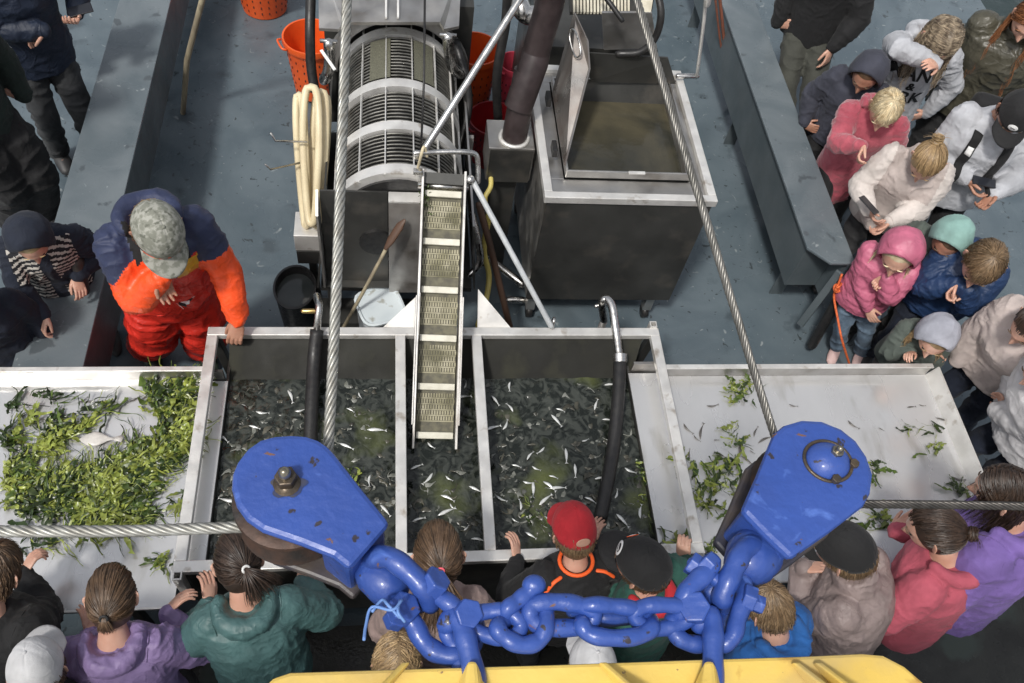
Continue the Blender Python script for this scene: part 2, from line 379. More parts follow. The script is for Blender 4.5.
# grey flakes for shrimp and scraps, and for flecks of rippled reflection
def flake(b, c, L, w, ang, curl, tilt, mi=0, k=5):
    d = V3(math.cos(ang), math.sin(ang), 0); s_ = V3(-d[1], d[0], 0); pts = []
    for i in range(k):
        u = i / (k - 1) - .5
        p = c + d * (u * L) + s_ * (curl * L * (u * u - .12)) + V3(0, 0, tilt * u * L + .004 * math.sin(i * 2.1 + ang))
        ww = w * (1 - (2 * u) ** 2 * .85) * .5
        pts.append((p - s_ * ww + V3(0, 0, -.002), p + V3(0, 0, .003), p + s_ * ww + V3(0, 0, -.002)))
    V = [q for p in pts for q in p]; F = []
    for i in range(k - 1):
        F += [(3 * i, 3 * i + 1, 3 * i + 4, 3 * i + 3), (3 * i + 1, 3 * i + 2, 3 * i + 5, 3 * i + 4)]
    b.add(V, F, mi)
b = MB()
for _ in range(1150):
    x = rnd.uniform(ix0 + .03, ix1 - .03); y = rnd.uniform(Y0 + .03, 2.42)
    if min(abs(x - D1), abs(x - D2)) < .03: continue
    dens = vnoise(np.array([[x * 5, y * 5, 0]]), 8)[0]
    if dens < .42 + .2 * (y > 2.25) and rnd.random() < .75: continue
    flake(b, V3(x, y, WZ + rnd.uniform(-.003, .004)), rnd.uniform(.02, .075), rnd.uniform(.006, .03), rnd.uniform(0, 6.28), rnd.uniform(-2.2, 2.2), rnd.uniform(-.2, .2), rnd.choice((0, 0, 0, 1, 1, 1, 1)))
sh_m = [M('shrimp_glint_grey', (.21, .215, .195), (.08, .085, .07), scale=30, rough=.25, island=.5),
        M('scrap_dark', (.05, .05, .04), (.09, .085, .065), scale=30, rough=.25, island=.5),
        M('scrap_glint_pale', (.36, .36, .32), (.22, .22, .2), scale=30, rough=.22, island=.35)]
b.build('shrimp_glint_flakes', sh_m, kind='stuff', label='mass of grey flakes for shrimp, scraps and rippled reflections in the tank', cat='shrimp', smooth=True)

# small silver fish, one mesh shared
silver_m = M('silver_fish', (.78, .79, .77), (.55, .57, .56), scale=60, rough=.25, metal=.25, island=.15)
darkfish_m = M('dark_fish', (.06, .055, .05), (.16, .15, .14), scale=40, rough=.3)
def fish_mesh(L, w, mat, bend=0.0, name='fish'):
    b = MB(); n = 9; C = []; A = []; B = []
    prof = [.12, .55, .9, 1, .95, .8, .58, .35, .16]
    for i in range(n):
        u = i / (n - 1); C.append((L * (u - .5), bend * L * math.sin(u * 3.1), .0)); A.append((0, w / 2 * prof[i], 0)); B.append((0, 0, w * .3 * prof[i]))
    b.loft(C, A, B, 8)
    t0 = np.array(C[-1]); b.add([t0 + V3(-.1 * L * .2, 0, .001), t0 + V3(.13 * L, w * .55, .001), t0 + V3(.09 * L, 0, .001), t0 + V3(.13 * L, -w * .55, .001),
                                t0 + V3(-.1 * L * .2, 0, -.001), t0 + V3(.13 * L, w * .55, -.001), t0 + V3(.09 * L, 0, -.001), t0 + V3(.13 * L, -w * .55, -.001)],
                               [(0, 2, 1), (0, 3, 2), (4, 5, 6), (4, 6, 7), (0, 1, 5, 4), (1, 2, 6, 5), (2, 3, 7, 6), (3, 0, 4, 7)])
    V, F, m_ = b.data()
    me = bpy.data.meshes.new(name); me.from_pydata(V.tolist(), [], F); me.materials.append(mat)
    me.polygons.foreach_set('use_smooth', np.full(len(me.polygons), True)); me.update(); return me
sm = [fish_mesh(.062, .014, silver_m, .08), fish_mesh(.05, .012, silver_m, -.1), fish_mesh(.075, .017, silver_m, .03)]
dm = [fish_mesh(.075, .011, darkfish_m, .08), fish_mesh(.055, .010, darkfish_m, -.12), fish_mesh(.04, .008, darkfish_m, .02)]
def put_fish(me, p, ang, label, group, name='small_fish', z=0, tilt=0):
    o = bpy.data.objects.new(name, me); COL.objects.link(o); o.location = Vector((float(p[0]), float(p[1]), float(p[2]) + z)); o.rotation_euler = (0, tilt, ang); k_ = rnd.uniform(.7, 1.35); o.scale = (k_, k_, k_)
    tag(o, label, 'fish', group)
seen = [(222,438),(262,412),(254,427),(290,396),(360,395),(346,446),(338,472),(431,445),(416,467),(428,478),(449,478),(475,489),(447,498),(452,506),(446,512),(418,520),(465,385),(461,397),(473,405),
        (510,408),(492,428),(516,466),(505,425),(556,420),(530,456),(536,468),(533,489),(549,486),(528,482),(557,488),(553,477),(501,498),(545,500),(560,410),(612,448),(600,478),(641,512),(616,494),(622,520),(637,540),(515,520),(530,535),(607,420),(510,386),(495,400),
        (541,450),(585,440),(566,455),(478,540),(466,528),(436,540),(488,520),(370,480),(385,510),(362,520),(245,480),(228,500),(350,410),(300,410),(376,430),(590,500),(520,505),(575,470),(548,520),(630,470),(596,405),(610,385)]
for i, (x, y) in enumerate(seen):
    p = at(x, y, WZ + .008)
    if min(abs(p[0] - D1), abs(p[0] - D2)) < .04: continue
    comp = 'left' if p[0] < D1 else ('narrow middle' if p[0] < D2 else 'right')
    put_fish(sm[i % 3], p, rnd.choice((rnd.uniform(-1.2, .4), rnd.uniform(0, 6.2))), 'small silver fish floating in the %s tank compartment' % comp, 'small silver fish in the %s compartment' % comp)

# ------------------------------------------------------------------ trays
def tray(name, x0, x1, y0, y1, zf, h, label, endwall):
    t = thing(name, ((x0 + x1) / 2, (y0 + y1) / 2, 0), label, 'sorting tray')
    MB().box((x0, y0, zf - .004), (x1, y1, zf)).build('tray_floor', tray_m, t, smooth=False)
    b = MB(); b.box((x0, y1 + .001, zf - .004), (x1, y1 + .012, zf + h)); b.build('back_wall', steel_m, t, smooth=False)
    MB().box((x0, y1 - .012, zf + h + .001), (x1, y1 + .018, zf + h + .012)).build('back_rim', steelw_m, t, smooth=False, bevel=.003)
    MB().box((x0, y0 - .012, zf - .004), (x1, y0 - .001, zf + .012)).build('front_rim', steelw_m, t, smooth=False, bevel=.002)
    if endwall:
        s_ = endwall; xe = x1 if s_ > 0 else x0
        lean = .035 * s_
        V = [(xe, y0, zf), (xe + .008 * s_, y0, zf), (xe + .008 * s_, y1, zf), (xe, y1, zf), (xe + lean, y0, zf + h), (xe + lean + .01 * s_, y0, zf + h), (xe + lean + .01 * s_, y1, zf + h), (xe + lean, y1, zf + h)]
        MB().hexa(V).build('end_wall', steelw_m, t, smooth=False)
    for lx in (x0 + .25, x1 - .25):
        for ly in (y0 + .08, y1 - .08): MB().box((lx - .02, ly - .02, 0), (lx + .02, ly + .02, zf - .005)).build('leg', steeld_m, t, smooth=False)
    return t
LF, RF = .762, .762
tray('sorting_tray', X1 + .032, 3.20, 1.22, 2.44, RF, .09, 'shallow steel sorting tray right of the tank, nearly empty, with scraps of seaweed', 1)
tray('sorting_tray', -3.0, X0 - .032, 1.22, 2.44, LF, .09, 'shallow steel sorting tray left of the tank, heaped with green seaweed', 0)

# seaweed
weed_m = [M('seaweed_green', (.075, .115, .016), (.035, .06, .010), scale=25, rough=.3, rough2=.5, island=.55, spec=.5),
          M('seaweed_dark', (.014, .030, .006), (.03, .05, .012), scale=25, rough=.3, island=.5),
          M('seaweed_yellow', (.27, .31, .06), (.15, .19, .035), scale=25, rough=.32, island=.4)]
def leaf(b, c, L, w, ang, mi, lift=.01, k=9):
    """one crumpled frond: a strip four points wide that bends, twists and ruffles"""
    d = ang; p = np.array(c, float); V = []; ph = rnd.uniform(0, 6); tw = rnd.uniform(-.9, .9); fr = rnd.uniform(1.2, 2.6)
    for i in range(k):
        u = i / (k - 1); d += rnd.uniform(-.42, .42)
        dv = V3(math.cos(d), math.sin(d), 0); s_ = V3(-dv[1], dv[0], 0)
        ww = w * (.5 + .5 * math.sin(math.pi * min(.93, u + .15))) * rnd.uniform(.35, 1.6) * .5
        z = lift * (.5 + .5 * math.sin(ph + i * 1.3)); tl = math.sin(tw * i + ph)
        for q_ in (-1, -.35, .35, 1):
            v = p + s_ * ww * q_ * (1 - .35 * abs(tl)) + V3(0, 0, z + tl * q_ * ww * .45 + .16 * ww * math.sin(fr * i * 1.7 + q_ * 3 + ph)) + dv * rnd.uniform(-.55, .55) * ww + s_ * rnd.uniform(-.2, .2) * ww
            v[2] = max(v[2], c[2] - .010); V.append(v)
        p = p + dv * L / k
    F = [(4 * i + j, 4 * i + j + 1, 4 * i + j + 5, 4 * i + j + 4) for i in range(k - 1) for j in range(3)]
    b.add(V, F, mi)
b = MB()
blobs = [(20, 478, 22, 18, 120), (62, 428, 26, 9, 90), (50, 448, 16, 12, 50), (70, 492, 40, 18, 300), (118, 486, 34, 22, 330), (150, 455, 22, 22, 230), (166, 425, 13, 24, 190), (155, 398, 9, 20, 110), (178, 392, 16, 9, 70), (36, 508, 34, 12, 130), (105, 512, 46, 11, 200),
         (176, 440, 10, 22, 90), (8, 440, 10, 10, 25), (95, 412, 24, 4, 26), (55, 530, 36, 8, 90), (98, 528, 28, 6, 60), (132, 530, 16, 4, 22), (184, 440, 5, 10, 18), (36, 399, 10, 4, 16), (52, 402, 5, 4, 8), (34, 548, 18, 7, 24), (10, 405, 6, 3, 6), (120, 462, 20, 8, 80), (30, 425, 10, 4, 14)]
for (cx, cy, rx, ry, n) in blobs:
    for _ in range(int(n * 1.3)):
        a = rnd.uniform(0, 6.28); q = math.sqrt(rnd.random()); px, py = cx + rx * q * math.cos(a), cy + ry * q * math.sin(a)
        if ((px - 92) / 22) ** 2 + ((py - 440) / 9) ** 2 < 1: continue
        if vnoise(np.array([[px / 12., py / 8., 0]]), 21)[0] < .37: continue
        p = at(px, py, LF + .011 + rnd.random() * .034 * (1 - q))
        if p[0] > X0 - .07: continue
        tone = vnoise(np.array([[px / 16., py / 13., 0]]), 31)[0] + rnd.uniform(-.18, .18)
        thin = rnd.random() < .4
        leaf(b, p, rnd.uniform(.10, .24) if thin else rnd.uniform(.06, .17), rnd.uniform(.004, .010) if thin else rnd.uniform(.012, .034), rnd.gauss(.65, .8), 1 if tone < .40 else (0 if tone < .54 else 2), lift=rnd.uniform(.004, .024))
b.build('seaweed_mass', weed_m, kind='stuff', label='thick green seaweed heaped over the left sorting tray', cat='seaweed')

def clump(px, py, rx, ry, n, label, ang=None, z=RF, small=1, group='seaweed clumps on the right tray'):
    b = MB()
    sx_, sy_ = rnd.uniform(0, 50), rnd.uniform(0, 50)
    for _ in range(int(n * 1.5)):
        a = rnd.uniform(0, 6.28); q = math.sqrt(rnd.random()) * 1.25
        if n > 12 and vnoise(np.array([[sx_ + 2.2 * q * math.cos(a), sy_ + 2.2 * q * math.sin(a), 0]]), 5)[0] < .45: continue
        p = at(px + rx * q * math.cos(a), py + ry * q * math.sin(a), z + .009 + rnd.random() * .015)
        leaf(b, p, rnd.uniform(.05, .12) * small, rnd.choice((rnd.uniform(.004, .008), rnd.uniform(.012, .030), rnd.uniform(.012, .030))) * small, rnd.uniform(0, 6.28) if ang is None else ang + rnd.uniform(-.5, .5), rnd.choice((0, 0, 1, 2, 2)), lift=rnd.uniform(.002, .008))
    b.build('seaweed_clump', weed_m, label=label, cat='seaweed', group=group)
clump(720, 485, 22, 24, 120, 'largest seaweed clump, on the right tray beside the tank rim')
clump(740, 392, 15, 12, 50, 'dark seaweed clump at the back wall of the right tray, touching the wire')
clump(735, 435, 8, 11, 22, 'small pale seaweed tuft above the largest clump on the right tray')
clump(868, 520, 16, 9, 40, 'seaweed clump showing under the right blue block above the black cap')
clump(873, 470, 6, 7, 16, 'seaweed scrap peeping out beside the round end of the right blue block')
clump(928, 430, 16, 3.5, 14, 'thin streak of seaweed toward the far end of the right tray', ang=2.8)
clump(932, 450, 9, 5, 18, 'small round seaweed tuft near the end wall of the right tray')
clump(958, 487, 6, 5, 12, 'tiny seaweed tuft beside the wire at the end of the right tray')
clump(678, 470, 5, 14, 22, 'strip of seaweed caught against the right rim of the tank')
clump(675, 540, 11, 5, 20, 'seaweed caught in the front corner of the right lip of the tank', z=.775)
clump(712, 549, 4, 6, 8, 'little seaweed scrap hanging at the front corner of the right tray')
clump(180, 502, 6, 8, 10, 'single loose seaweed leaf on bare steel near the left tank rim', z=LF, group='loose seaweed on the left tray')
clump(161, 563, 8, 5, 10, 'small pale seaweed scrap near the purple jacket on the left tray', z=LF, group='loose seaweed on the left tray')
clump(352, 478, 9, 9, 26, 'bright green seaweed tuft afloat beside the left blue block', z=WZ + .004, small=.8, group='seaweed afloat in the tank')
clump(530, 512, 9, 8, 22, 'pale green seaweed floating in the right compartment above the red cap', z=WZ + .004, small=.7, group='seaweed afloat in the tank')
clump(648, 500, 10, 40, 60, 'olive weed along the right edge of the tank water', z=WZ + .004, small=.6, group='seaweed afloat in the tank')

# loose dark fish on the trays
for (x, y, a) in ((228 - 154, 398, .7), (82, 400, .6), (90, 402, 0), (56, 400, 1.2), (125, 402, .8), (133, 399, .5), (145, 396, .9), (120, 411, 1.4), (64, 433, .9), (22, 415, .5)):
    put_fish(dm[int(x) % 3], at(x, y, LF + .006), a, 'slim dark fish lying on the left tray behind the seaweed', 'slim dark fish on the left tray')
for (x, y, a) in ((712, 405, .1), (688, 428, -1), (697, 438, -.9), (702, 432, 1.2), (716, 440, 0), (752, 452, -.7), (747, 461, -.8), (793, 405, -.3), (853, 424, -.8), (881, 429, -.6), (911, 407, .1), (922, 405, -.2), (958, 478, -.3), (942, 420, -.4), (756, 432, 1), (690, 455, 1.4), (765, 440, .4), (741, 448, 1.2), (956, 500, -.3), (720, 455, -.6)):
    put_fish(dm[int(x) % 3], at(x, y, RF + .006), a, 'slim dark fish lying loose on the right tray', 'slim dark fish on the right tray')
# flatfish
flat_m = M('flatfish_skin', (.66, .63, .58), (.5, .48, .45), scale=30, rough=.35)
fc = at(97, 439, LF + .025); b = MB(); n = 13; C = []; A = []; B = []
for i in range(n):
    u = i / (n - 1); w = [.01, .35, .62, .82, .95, 1, .97, .86, .68, .45, .26, .18, .15][i]
    C.append(fc + V3(.085 * (2 * u - 1), 0, 0)); A.append((0, .042 * w, 0)); B.append((0, 0, .009 * w + .001))
b.loft(C, A, B, 12); b.prism([fc + V3(.075, -.006, .002), fc + V3(.12, -.022, .002), fc + V3(.125, .0, .002), fc + V3(.12, .022, .002), fc + V3(.075, .006, .002)], (0, 0, -.003))
b.build('flatfish', flat_m, label='pale flatfish lying on top of the seaweed in the left tray', cat='flatfish')
# ------------------------------------------------------------------ hopper
hop = thing('steel_hopper', (1.38, 3.9, 0), 'large open steel hopper of murky water right of the conveyor', 'hopper')
hx0, hx1, hy0, hy1, hz = .86, 1.90, 3.32, 4.50, 1.3
MB().box((hx0 + .02, hy0 + .012, .3), (hx1 - .02, hy0 + .024, hz - .05)).build('front_panel', steeld_m, hop, smooth=False)
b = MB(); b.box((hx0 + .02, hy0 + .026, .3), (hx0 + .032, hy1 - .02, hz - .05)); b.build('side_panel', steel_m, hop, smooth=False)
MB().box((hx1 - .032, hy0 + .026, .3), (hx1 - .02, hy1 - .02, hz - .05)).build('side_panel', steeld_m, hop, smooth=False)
MB().box((hx0 + .034, hy1 - .032, .3), (hx1 - .034, hy1 - .02, hz - .05)).build('back_panel', steeld_m, hop, smooth=False)
MB().box((hx0 + .034, hy0 + .026, .29), (hx1 - .034, hy1 - .034, .31)).build('bottom_panel', steeld_m, hop, smooth=False)
# stepped rim
bx0, bx1, by0, by1 = 1.00, 1.79, 3.50, 4.34
def ring(name, x0, x1, y0, y1, w, z0, z1, m, par, wf=None):
    wf = wf or w
    b = MB(); b.box((x0, y0, z0), (x1, y0 + wf, z1)); b.box((x0, y1 - w, z0), (x1, y1, z1)); b.box((x0, y0 + wf + .001, z0), (x0 + w, y1 - w - .001, z1)); b.box((x1 - w, y0 + wf + .001, z0), (x1, y1 - w - .001, z1))
    return b.build(name, m, par, smooth=False, bevel=.004)
ring('rim', hx0, hx1, hy0, hy1, .05, hz - .05, hz, steelw_m, hop)
ring('rim_step', hx0 + .052, hx1 - .052, hy0 + .052, hy1 - .052, .085, hz - .06, hz - .03, steel_m, hop, .125)
ring('basin_rim', bx0, bx1, by0, by1, .014, hz - .02, hz + .035, steel_m, hop)
b = MB()
q = .012
b.prism([(bx0 + .016, by0 + .016, hz + .02), (bx1 - .016, by0 + .016, hz + .02), (bx1 - .016, by0 + .02, hz - .30), (bx0 + .016, by0 + .02, hz - .30)], (0, -.0008, 0))
b.build('basin_front', steeld_m, hop, smooth=False)
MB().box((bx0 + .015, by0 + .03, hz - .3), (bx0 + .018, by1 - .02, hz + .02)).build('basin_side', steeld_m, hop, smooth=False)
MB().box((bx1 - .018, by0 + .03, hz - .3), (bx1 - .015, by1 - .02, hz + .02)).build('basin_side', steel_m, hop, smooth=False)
murk_m = M('hopper_water', (.085, .075, .048), (.03, .03, .024), scale=1.9, rough=.10, bump=.0025, bscale=16, bump2=.004, b2scale=4, lo=.4, hi=.62, dist=.5)
MB().add([(bx0 + .019, by0 + .022, hz - .10), (bx1 - .019, by0 + .022, hz - .10), (bx1 - .019, by1 - .05, hz - .10), (bx0 + .019, by1 - .05, hz - .10)], [(0, 1, 2, 3)]).build('hopper_water', murk_m, hop, smooth=False)
MB().prism([(bx0 + .016, by1 - .016, hz + .03), (bx1 - .016, by1 - .016, hz + .03), (bx1 - .016, by1 - .10, hz - .2), (bx0 + .016, by1 - .10, hz - .2)], (0, .002, 0)).build('basin_back', steeld_m, hop, smooth=False)
# back splash plate
MB().prism([at(590, 82, hz + .04), at(676, 84, hz + .04), at(668, 58, hz + .26), at(588, 53, hz + .26)], (0, .012, 0)).build('splash_plate', steeld_m, hop, smooth=False)
MB().tube([at(589, 79, hz + .06), at(676, 81, hz + .06)], .006, 8).build('seam_bead', chrome_m, hop)
# standing lid plate leaning over the left of the basin, with an oval grip hole rim
A_, B_, C_, D_ = at(564, 165, hz + .04), at(552, 92, hz + .04), at(574, 12, hz + .50), at(589, 68, hz + .34)
nrm_l = nrm(np.cross(B_ - A_, D_ - A_)) * .012
rust_m = M('rust_streaked_steel', (.40, .39, .37), (.24, .19, .165), scale=4, rough=.25, rough2=.45, metal=.8, stretch=(1, 1, .25), bump=.0005, bscale=120)
MB().prism([A_, D_, at(587, 40, hz + .45), C_, B_], nrm_l).build('lid_plate', rust_m, hop, smooth=False)
gc = (at(576, 44, hz + .42)); uu = nrm(D_ - C_); vv = nrm(B_ - C_ - uu * (B_ - C_).dot(uu))
MB().tube([gc + nrm_l * -.6 + uu * (.085 * math.copysign(abs(math.cos(a)) ** .6, math.cos(a))) + vv * .035 * math.sin(a) for a in np.linspace(0, 2 * math.pi, 28, endpoint=False)], .006, 8, closed=True).build('grip_rim', chrome_m, hop)
for (x, y) in ((548, 100), (554, 150)):
    p = at(x, y, hz + .03); MB().obox(p + V3(-.0, 0, .01), I3, (.03, .09, .06)).build('hinge_block', black_m, hop, smooth=False, bevel=.006)
p = at(637, 173, hz + .04); MB().obox(p, I3, (.1, .02, .012)).build('catch', steelw_m, hop, smooth=False, bevel=.002)
for x in (hx0 + .08, hx1 - .12):
    for y in (hy0 + .1, hy1 - .1):
        MB().box((x - .03, y - .03, .1), (x + .03, y + .03, .29)).build('leg', steel_m, hop, smooth=False)
        MB().tube([(x - .02, y, .05), (x + .02, y, .05)], .048, 16).build('caster', black_m, hop)
# side arm and thin prop at the right back corner
MB().tube([at(678, 76, hz + .03), at(697, 76, hz + .03)], .018, 10, round_caps=True).build('side_arm', chrome_m, hop)
t = thing('prop_rod', at(697, 76, 1.3), 'thin grey rod standing up from the back right corner of the steel hopper', 'rod')
MB().tube([at(697, 76, 1.34), at(704, 20, 1.8), at(708, -25, 2.1)], .011, 8, round_caps=True).build('rod', steelw_m, t)
MB().tube([at(707, 4, 1.94), at(709, -10, 2.04)], .022, 8, round_caps=True).build('sleeve', steelw_m, t)
copper_m = M('rusty_copper', (.3, .1, .06), (.2, .09, .06), scale=30, rough=.5, metal=.3)
MB().tube([at(733, 108, .01), at(724, 40, .6), at(717, -30, 1.2)], .014, 8, round_caps=True).tube([at(731, 106, .01), at(720, 40, .6), at(712, -30, 1.2)], .009, 8, round_caps=True).build('rusty_rod', copper_m, label='rusty red rod propped on the deck beside the right coaming beam', cat='rod')
blue_pl = M('blue_plastic', (.02, .09, .4), rough=.35)
MB().tube([at(612, 297, .12), at(637, 297, .12)], .016, 10, round_caps=True).build('blue_handle', blue_pl, label='blue plastic handle lying on the deck under the front of the hopper', cat='handle')

# feed unit behind the hopper
fd = thing('feed_unit', (1.3, 4.9, 0), 'steel feed box with cream slatted belt behind the hopper, cut by the top edge', 'feed box')
MB().prism([at(602, 13, 1.75), at(652, 13, 1.75), at(657, 48, 1.45), at(604, 50, 1.45)], (0, .02, 0)).build('front_plate', steel_m, fd, smooth=False)
cream_m = M('cream_plastic', (.66, .62, .5), (.5, .46, .36), scale=12, rough=.4, bump=.001, bscale=80)
b = MB()
for k in range(17):
    x0 = 573 + k * 3.4
    b.prism([at(x0, -30, 1.85), at(x0 + 2.0, -30, 1.85), at(x0 + 2.4, 12, 1.72), at(x0 + .4, 12, 1.72)], (0, 0, -.015))
b.build('slat_belt', cream_m, fd, smooth=False)
MB().prism([at(567, -40, 1.8), at(660, -40, 1.8), at(652, 12, 1.7), at(570, 12, 1.7)], (0, 0, -.02)).build('belt_bed', steeld_m, fd, smooth=False)
MB().prism([at(640, -20, 1.86), at(656, -20, 1.86), at(651, 12, 1.75), at(637, 12, 1.75)], (0, 0, -.03)).build('side_guard', cream_m, fd, smooth=False)
MB().box((.95, 4.62, .02), (1.75, 5.6, 1.35)).build('base_frame', steeld_m, fd, smooth=False)
MB().tube(spline([at(657, -10, 1.95), at(661, 15, 1.85), at(655, 38, 1.7), at(640, 52, 1.6), at(618, 54, 1.56)], 6), .022, 10, round_caps=True).build('cable', black_m, fd)
MB().tube(spline([at(600, -10, 1.9), at(612, 6, 1.85), at(622, 20, 1.8)], 6), .016, 8, round_caps=True).build('cable', black_m, fd)

# pipe box and the big dark bent pipe
pb = thing('pipe_box', at(510, 150, 0), 'square steel junction box between conveyor and hopper, where the dark pipe ends', 'box')
bxA, bxB = at(489, 148, 1.22), at(533, 121, 1.22)
MB().box((bxA[0], bxA[1], .95), (bxB[0] - .01, bxB[1], 1.22)).build('box_body', steel_m, pb, smooth=False, bevel=.004)
MB().box((bxA[0] + .01, bxA[1] - .006, .94), (bxB[0] - .02, bxA[1] - .001, 1.21)).build('front_cover', steeld_m, pb, smooth=False)
MB().box((bxA[0] + .06, bxA[1] + .06, .001), (bxB[0] - .08, bxB[1] - .06, .948)).build('column', steeld_m, pb, smooth=False)
a_ = np.linspace(0, 2 * math.pi, 20, endpoint=False); pc = at(514, 138, 1.225)
MB().tube([pc + V3(.085 * math.cos(a), .085 * math.sin(a), .004) for a in a_], .014, 8, closed=True).build('weld_collar', steelw_m, pb)
pipe_m = M('dark_plastic_pipe', (.022, .014, .014), (.04, .028, .028), scale=14, rough=.35, rough2=.5, bump=.0006, bscale=180)
pp = thing('drain_pipe', pc, 'thick dark plastic pipe with a mitred bend rising from the junction box', 'pipe')
MB().tube([pc + V3(0, 0, -.02), at(527, 70, 1.62)], .078, 24).build('pipe_section', pipe_m, pp, auto=40)
MB().tube([at(518, 108, 1.41), at(534, 62, 1.67), at(536, 50, 1.72)], .086, 24, round_caps=False).build('pipe_section', pipe_m, pp, auto=40)
MB().tube([at(533, 62, 1.66), at(548, 10, 1.95), at(560, -40, 2.25)], .082, 24).build('pipe_section', pipe_m, pp, auto=40)
MB().tube(spline([at(498, 120, 1.0), at(497, 75, 1.35), at(506, 20, 1.7), at(508, -20, 1.95)], 5), .03, 10).build('black_hose', black_m, label='narrow black hose running up beside the thick dark pipe', cat='hose')
t = thing('pipe_elbow', at(525, 10, 0), 'rounded steel pipe elbow at the top edge, left of the thick dark pipe', 'pipe')
MB().tube(spline([at(516, -20, 1.7), at(520, 5, 1.7), at(528, 15, 1.66), at(544, 15, 1.7)], 6), .06, 14, round_caps=True).build('elbow', chrome_m, t)

# ------------------------------------------------------------------ rotary drum sieve
dr = thing('drum_sieve', (.03, 4.0, 0), 'rotary sieve drum with steel hoops and rods left of the conveyor', 'drum')
dc = V3(.03, 0, 1.12); DR = .375; dy0, dy1 = 3.27, 4.62
MB().tube([dc + V3(0, dy0, 0), dc + V3(0, dy1, 0)], DR - .045, 48).build('drum_core', black_m, dr, auto=40)
rod_m = M('drum_rods', (.22, .215, .195), (.10, .098, .088), scale=14, rough=.4, metal=.7)
def hoop(y, w, r0, r1, name, m, n=64):
    b = MB(); t_ = np.linspace(0, 2 * math.pi, n, endpoint=False)
    P = [[dc + V3(rr * math.cos(a), yy, rr * math.sin(a)) for a in t_] for rr, yy in ((r0, y - w / 2), (r1, y - w / 2), (r1, y + w / 2), (r0, y + w / 2))]
    V = [p for q_ in P for p in q_]; F = []
    for k in range(4):
        for i in range(n): F.append((k * n + i, k * n + (i + 1) % n, ((k + 1) % 4) * n + (i + 1) % n, ((k + 1) % 4) * n + i))
    return b.add(V, F)
for y in (3.32, 3.66, 4.02, 4.5):
    hoop(y, .07, DR - .05, DR + .004, '', None).build('hoop', steelw_m, dr, auto=40)
b = MB()
for (y0_, y1_) in ((3.37, 3.61), (3.71, 3.97), (4.07, 4.455)):
    k = 0; y = y0_ + .008
    while y < y1_: 
        v, f, _ = hoop(y, .007, DR - .026, DR - .012, '', None, 48).data(); b.add(v, f); y += .029
b.build('sieve_rods', rod_m, dr)
b = MB()
for a in np.arange(0, 360, 24):
    ar = R_(a + 6); n_ = V3(math.cos(ar), 0, math.sin(ar)); tt = V3(-math.sin(ar), 0, math.cos(ar))
    b.obox(dc + n_ * (DR - .004) + V3(0, (dy0 + dy1) / 2, 0), np.array([tt, V3(0, 1, 0), n_]).T, (.006, dy1 - dy0 - .02, .012))
b.build('lengthwise_bars', steelw_m, dr, smooth=False)
mesh_pl = M('mesh_patch', (.24, .235, .17), (.10, .10, .075), scale=220, rough=.5, metal=.4)
for (a0, a1, y0_, y1_) in ((56, 76, 4.08, 4.44), (98, 118, 4.08, 4.44)):
    b = MB(); ts = np.linspace(R_(a0), R_(a1), 6); V = [dc + V3((DR - .005) * math.cos(a), y, (DR - .005) * math.sin(a)) for y in (y0_, y1_) for a in ts]
    b.add(V, [(i, i + 1, i + 7, i + 6) for i in range(5)]); b.build('mesh_patch', mesh_pl, dr)
# trough around the drum
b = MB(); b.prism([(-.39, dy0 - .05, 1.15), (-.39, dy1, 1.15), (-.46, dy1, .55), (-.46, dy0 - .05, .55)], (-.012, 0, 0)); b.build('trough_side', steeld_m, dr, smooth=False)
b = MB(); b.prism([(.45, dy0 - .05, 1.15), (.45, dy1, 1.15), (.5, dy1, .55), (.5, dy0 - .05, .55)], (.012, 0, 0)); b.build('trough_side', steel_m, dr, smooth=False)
MB().box((-.45, dy0 - .03, .5), (.49, dy1, .54)).build('trough_bottom', steeld_m, dr, smooth=False)
for x in (-.4, .43):
    for y in (3.5, 4.5): MB().box((x - .03, y - .03, 0), (x + .03, y + .03, .498)).build('leg', steel_m, dr, smooth=False)
# hood over the far end
b = MB(); b.prism([at(318, -40, 1.75), at(462, -40, 1.75), at(459, 26, 1.62), at(444, 29, 1.62), at(440, 22, 1.66), at(345, 22, 1.66), at(338, 29, 1.62), at(319, 28, 1.62)], (0, 0, -.02)); b.build('hood_top', steel_m, dr, smooth=False)
aa = np.linspace(0, math.pi, 24); V = []
for y in (4.56, 4.6):
    for rr in (DR + .02, DR + .09): V += [dc + V3(rr * math.cos(a), y, rr * math.sin(a)) for a in aa]
F = [(i, i + 1, 24 + i + 1, 24 + i) for i in range(23)] + [(48 + i, 72 + i, 72 + i + 1, 48 + i + 1) for i in range(23)] + [(24 + i, 24 + i + 1, 72 + i + 1, 72 + i) for i in range(23)] + [(i, 48 + i, 48 + i + 1, i + 1) for i in range(23)]
MB().add(V, F).build('hood_collar', steel_m, dr, auto=40)
MB().box((-.44, 4.66, .6), (.5, 5.6, 1.58)).build('hood_body', steeld_m, dr, smooth=False)
for x in (386, 398): MB().beam(at(x, -30, 1.78), at(x, 18, 1.68), .012, .012).build('hood_rib', steelw_m, dr, smooth=False)
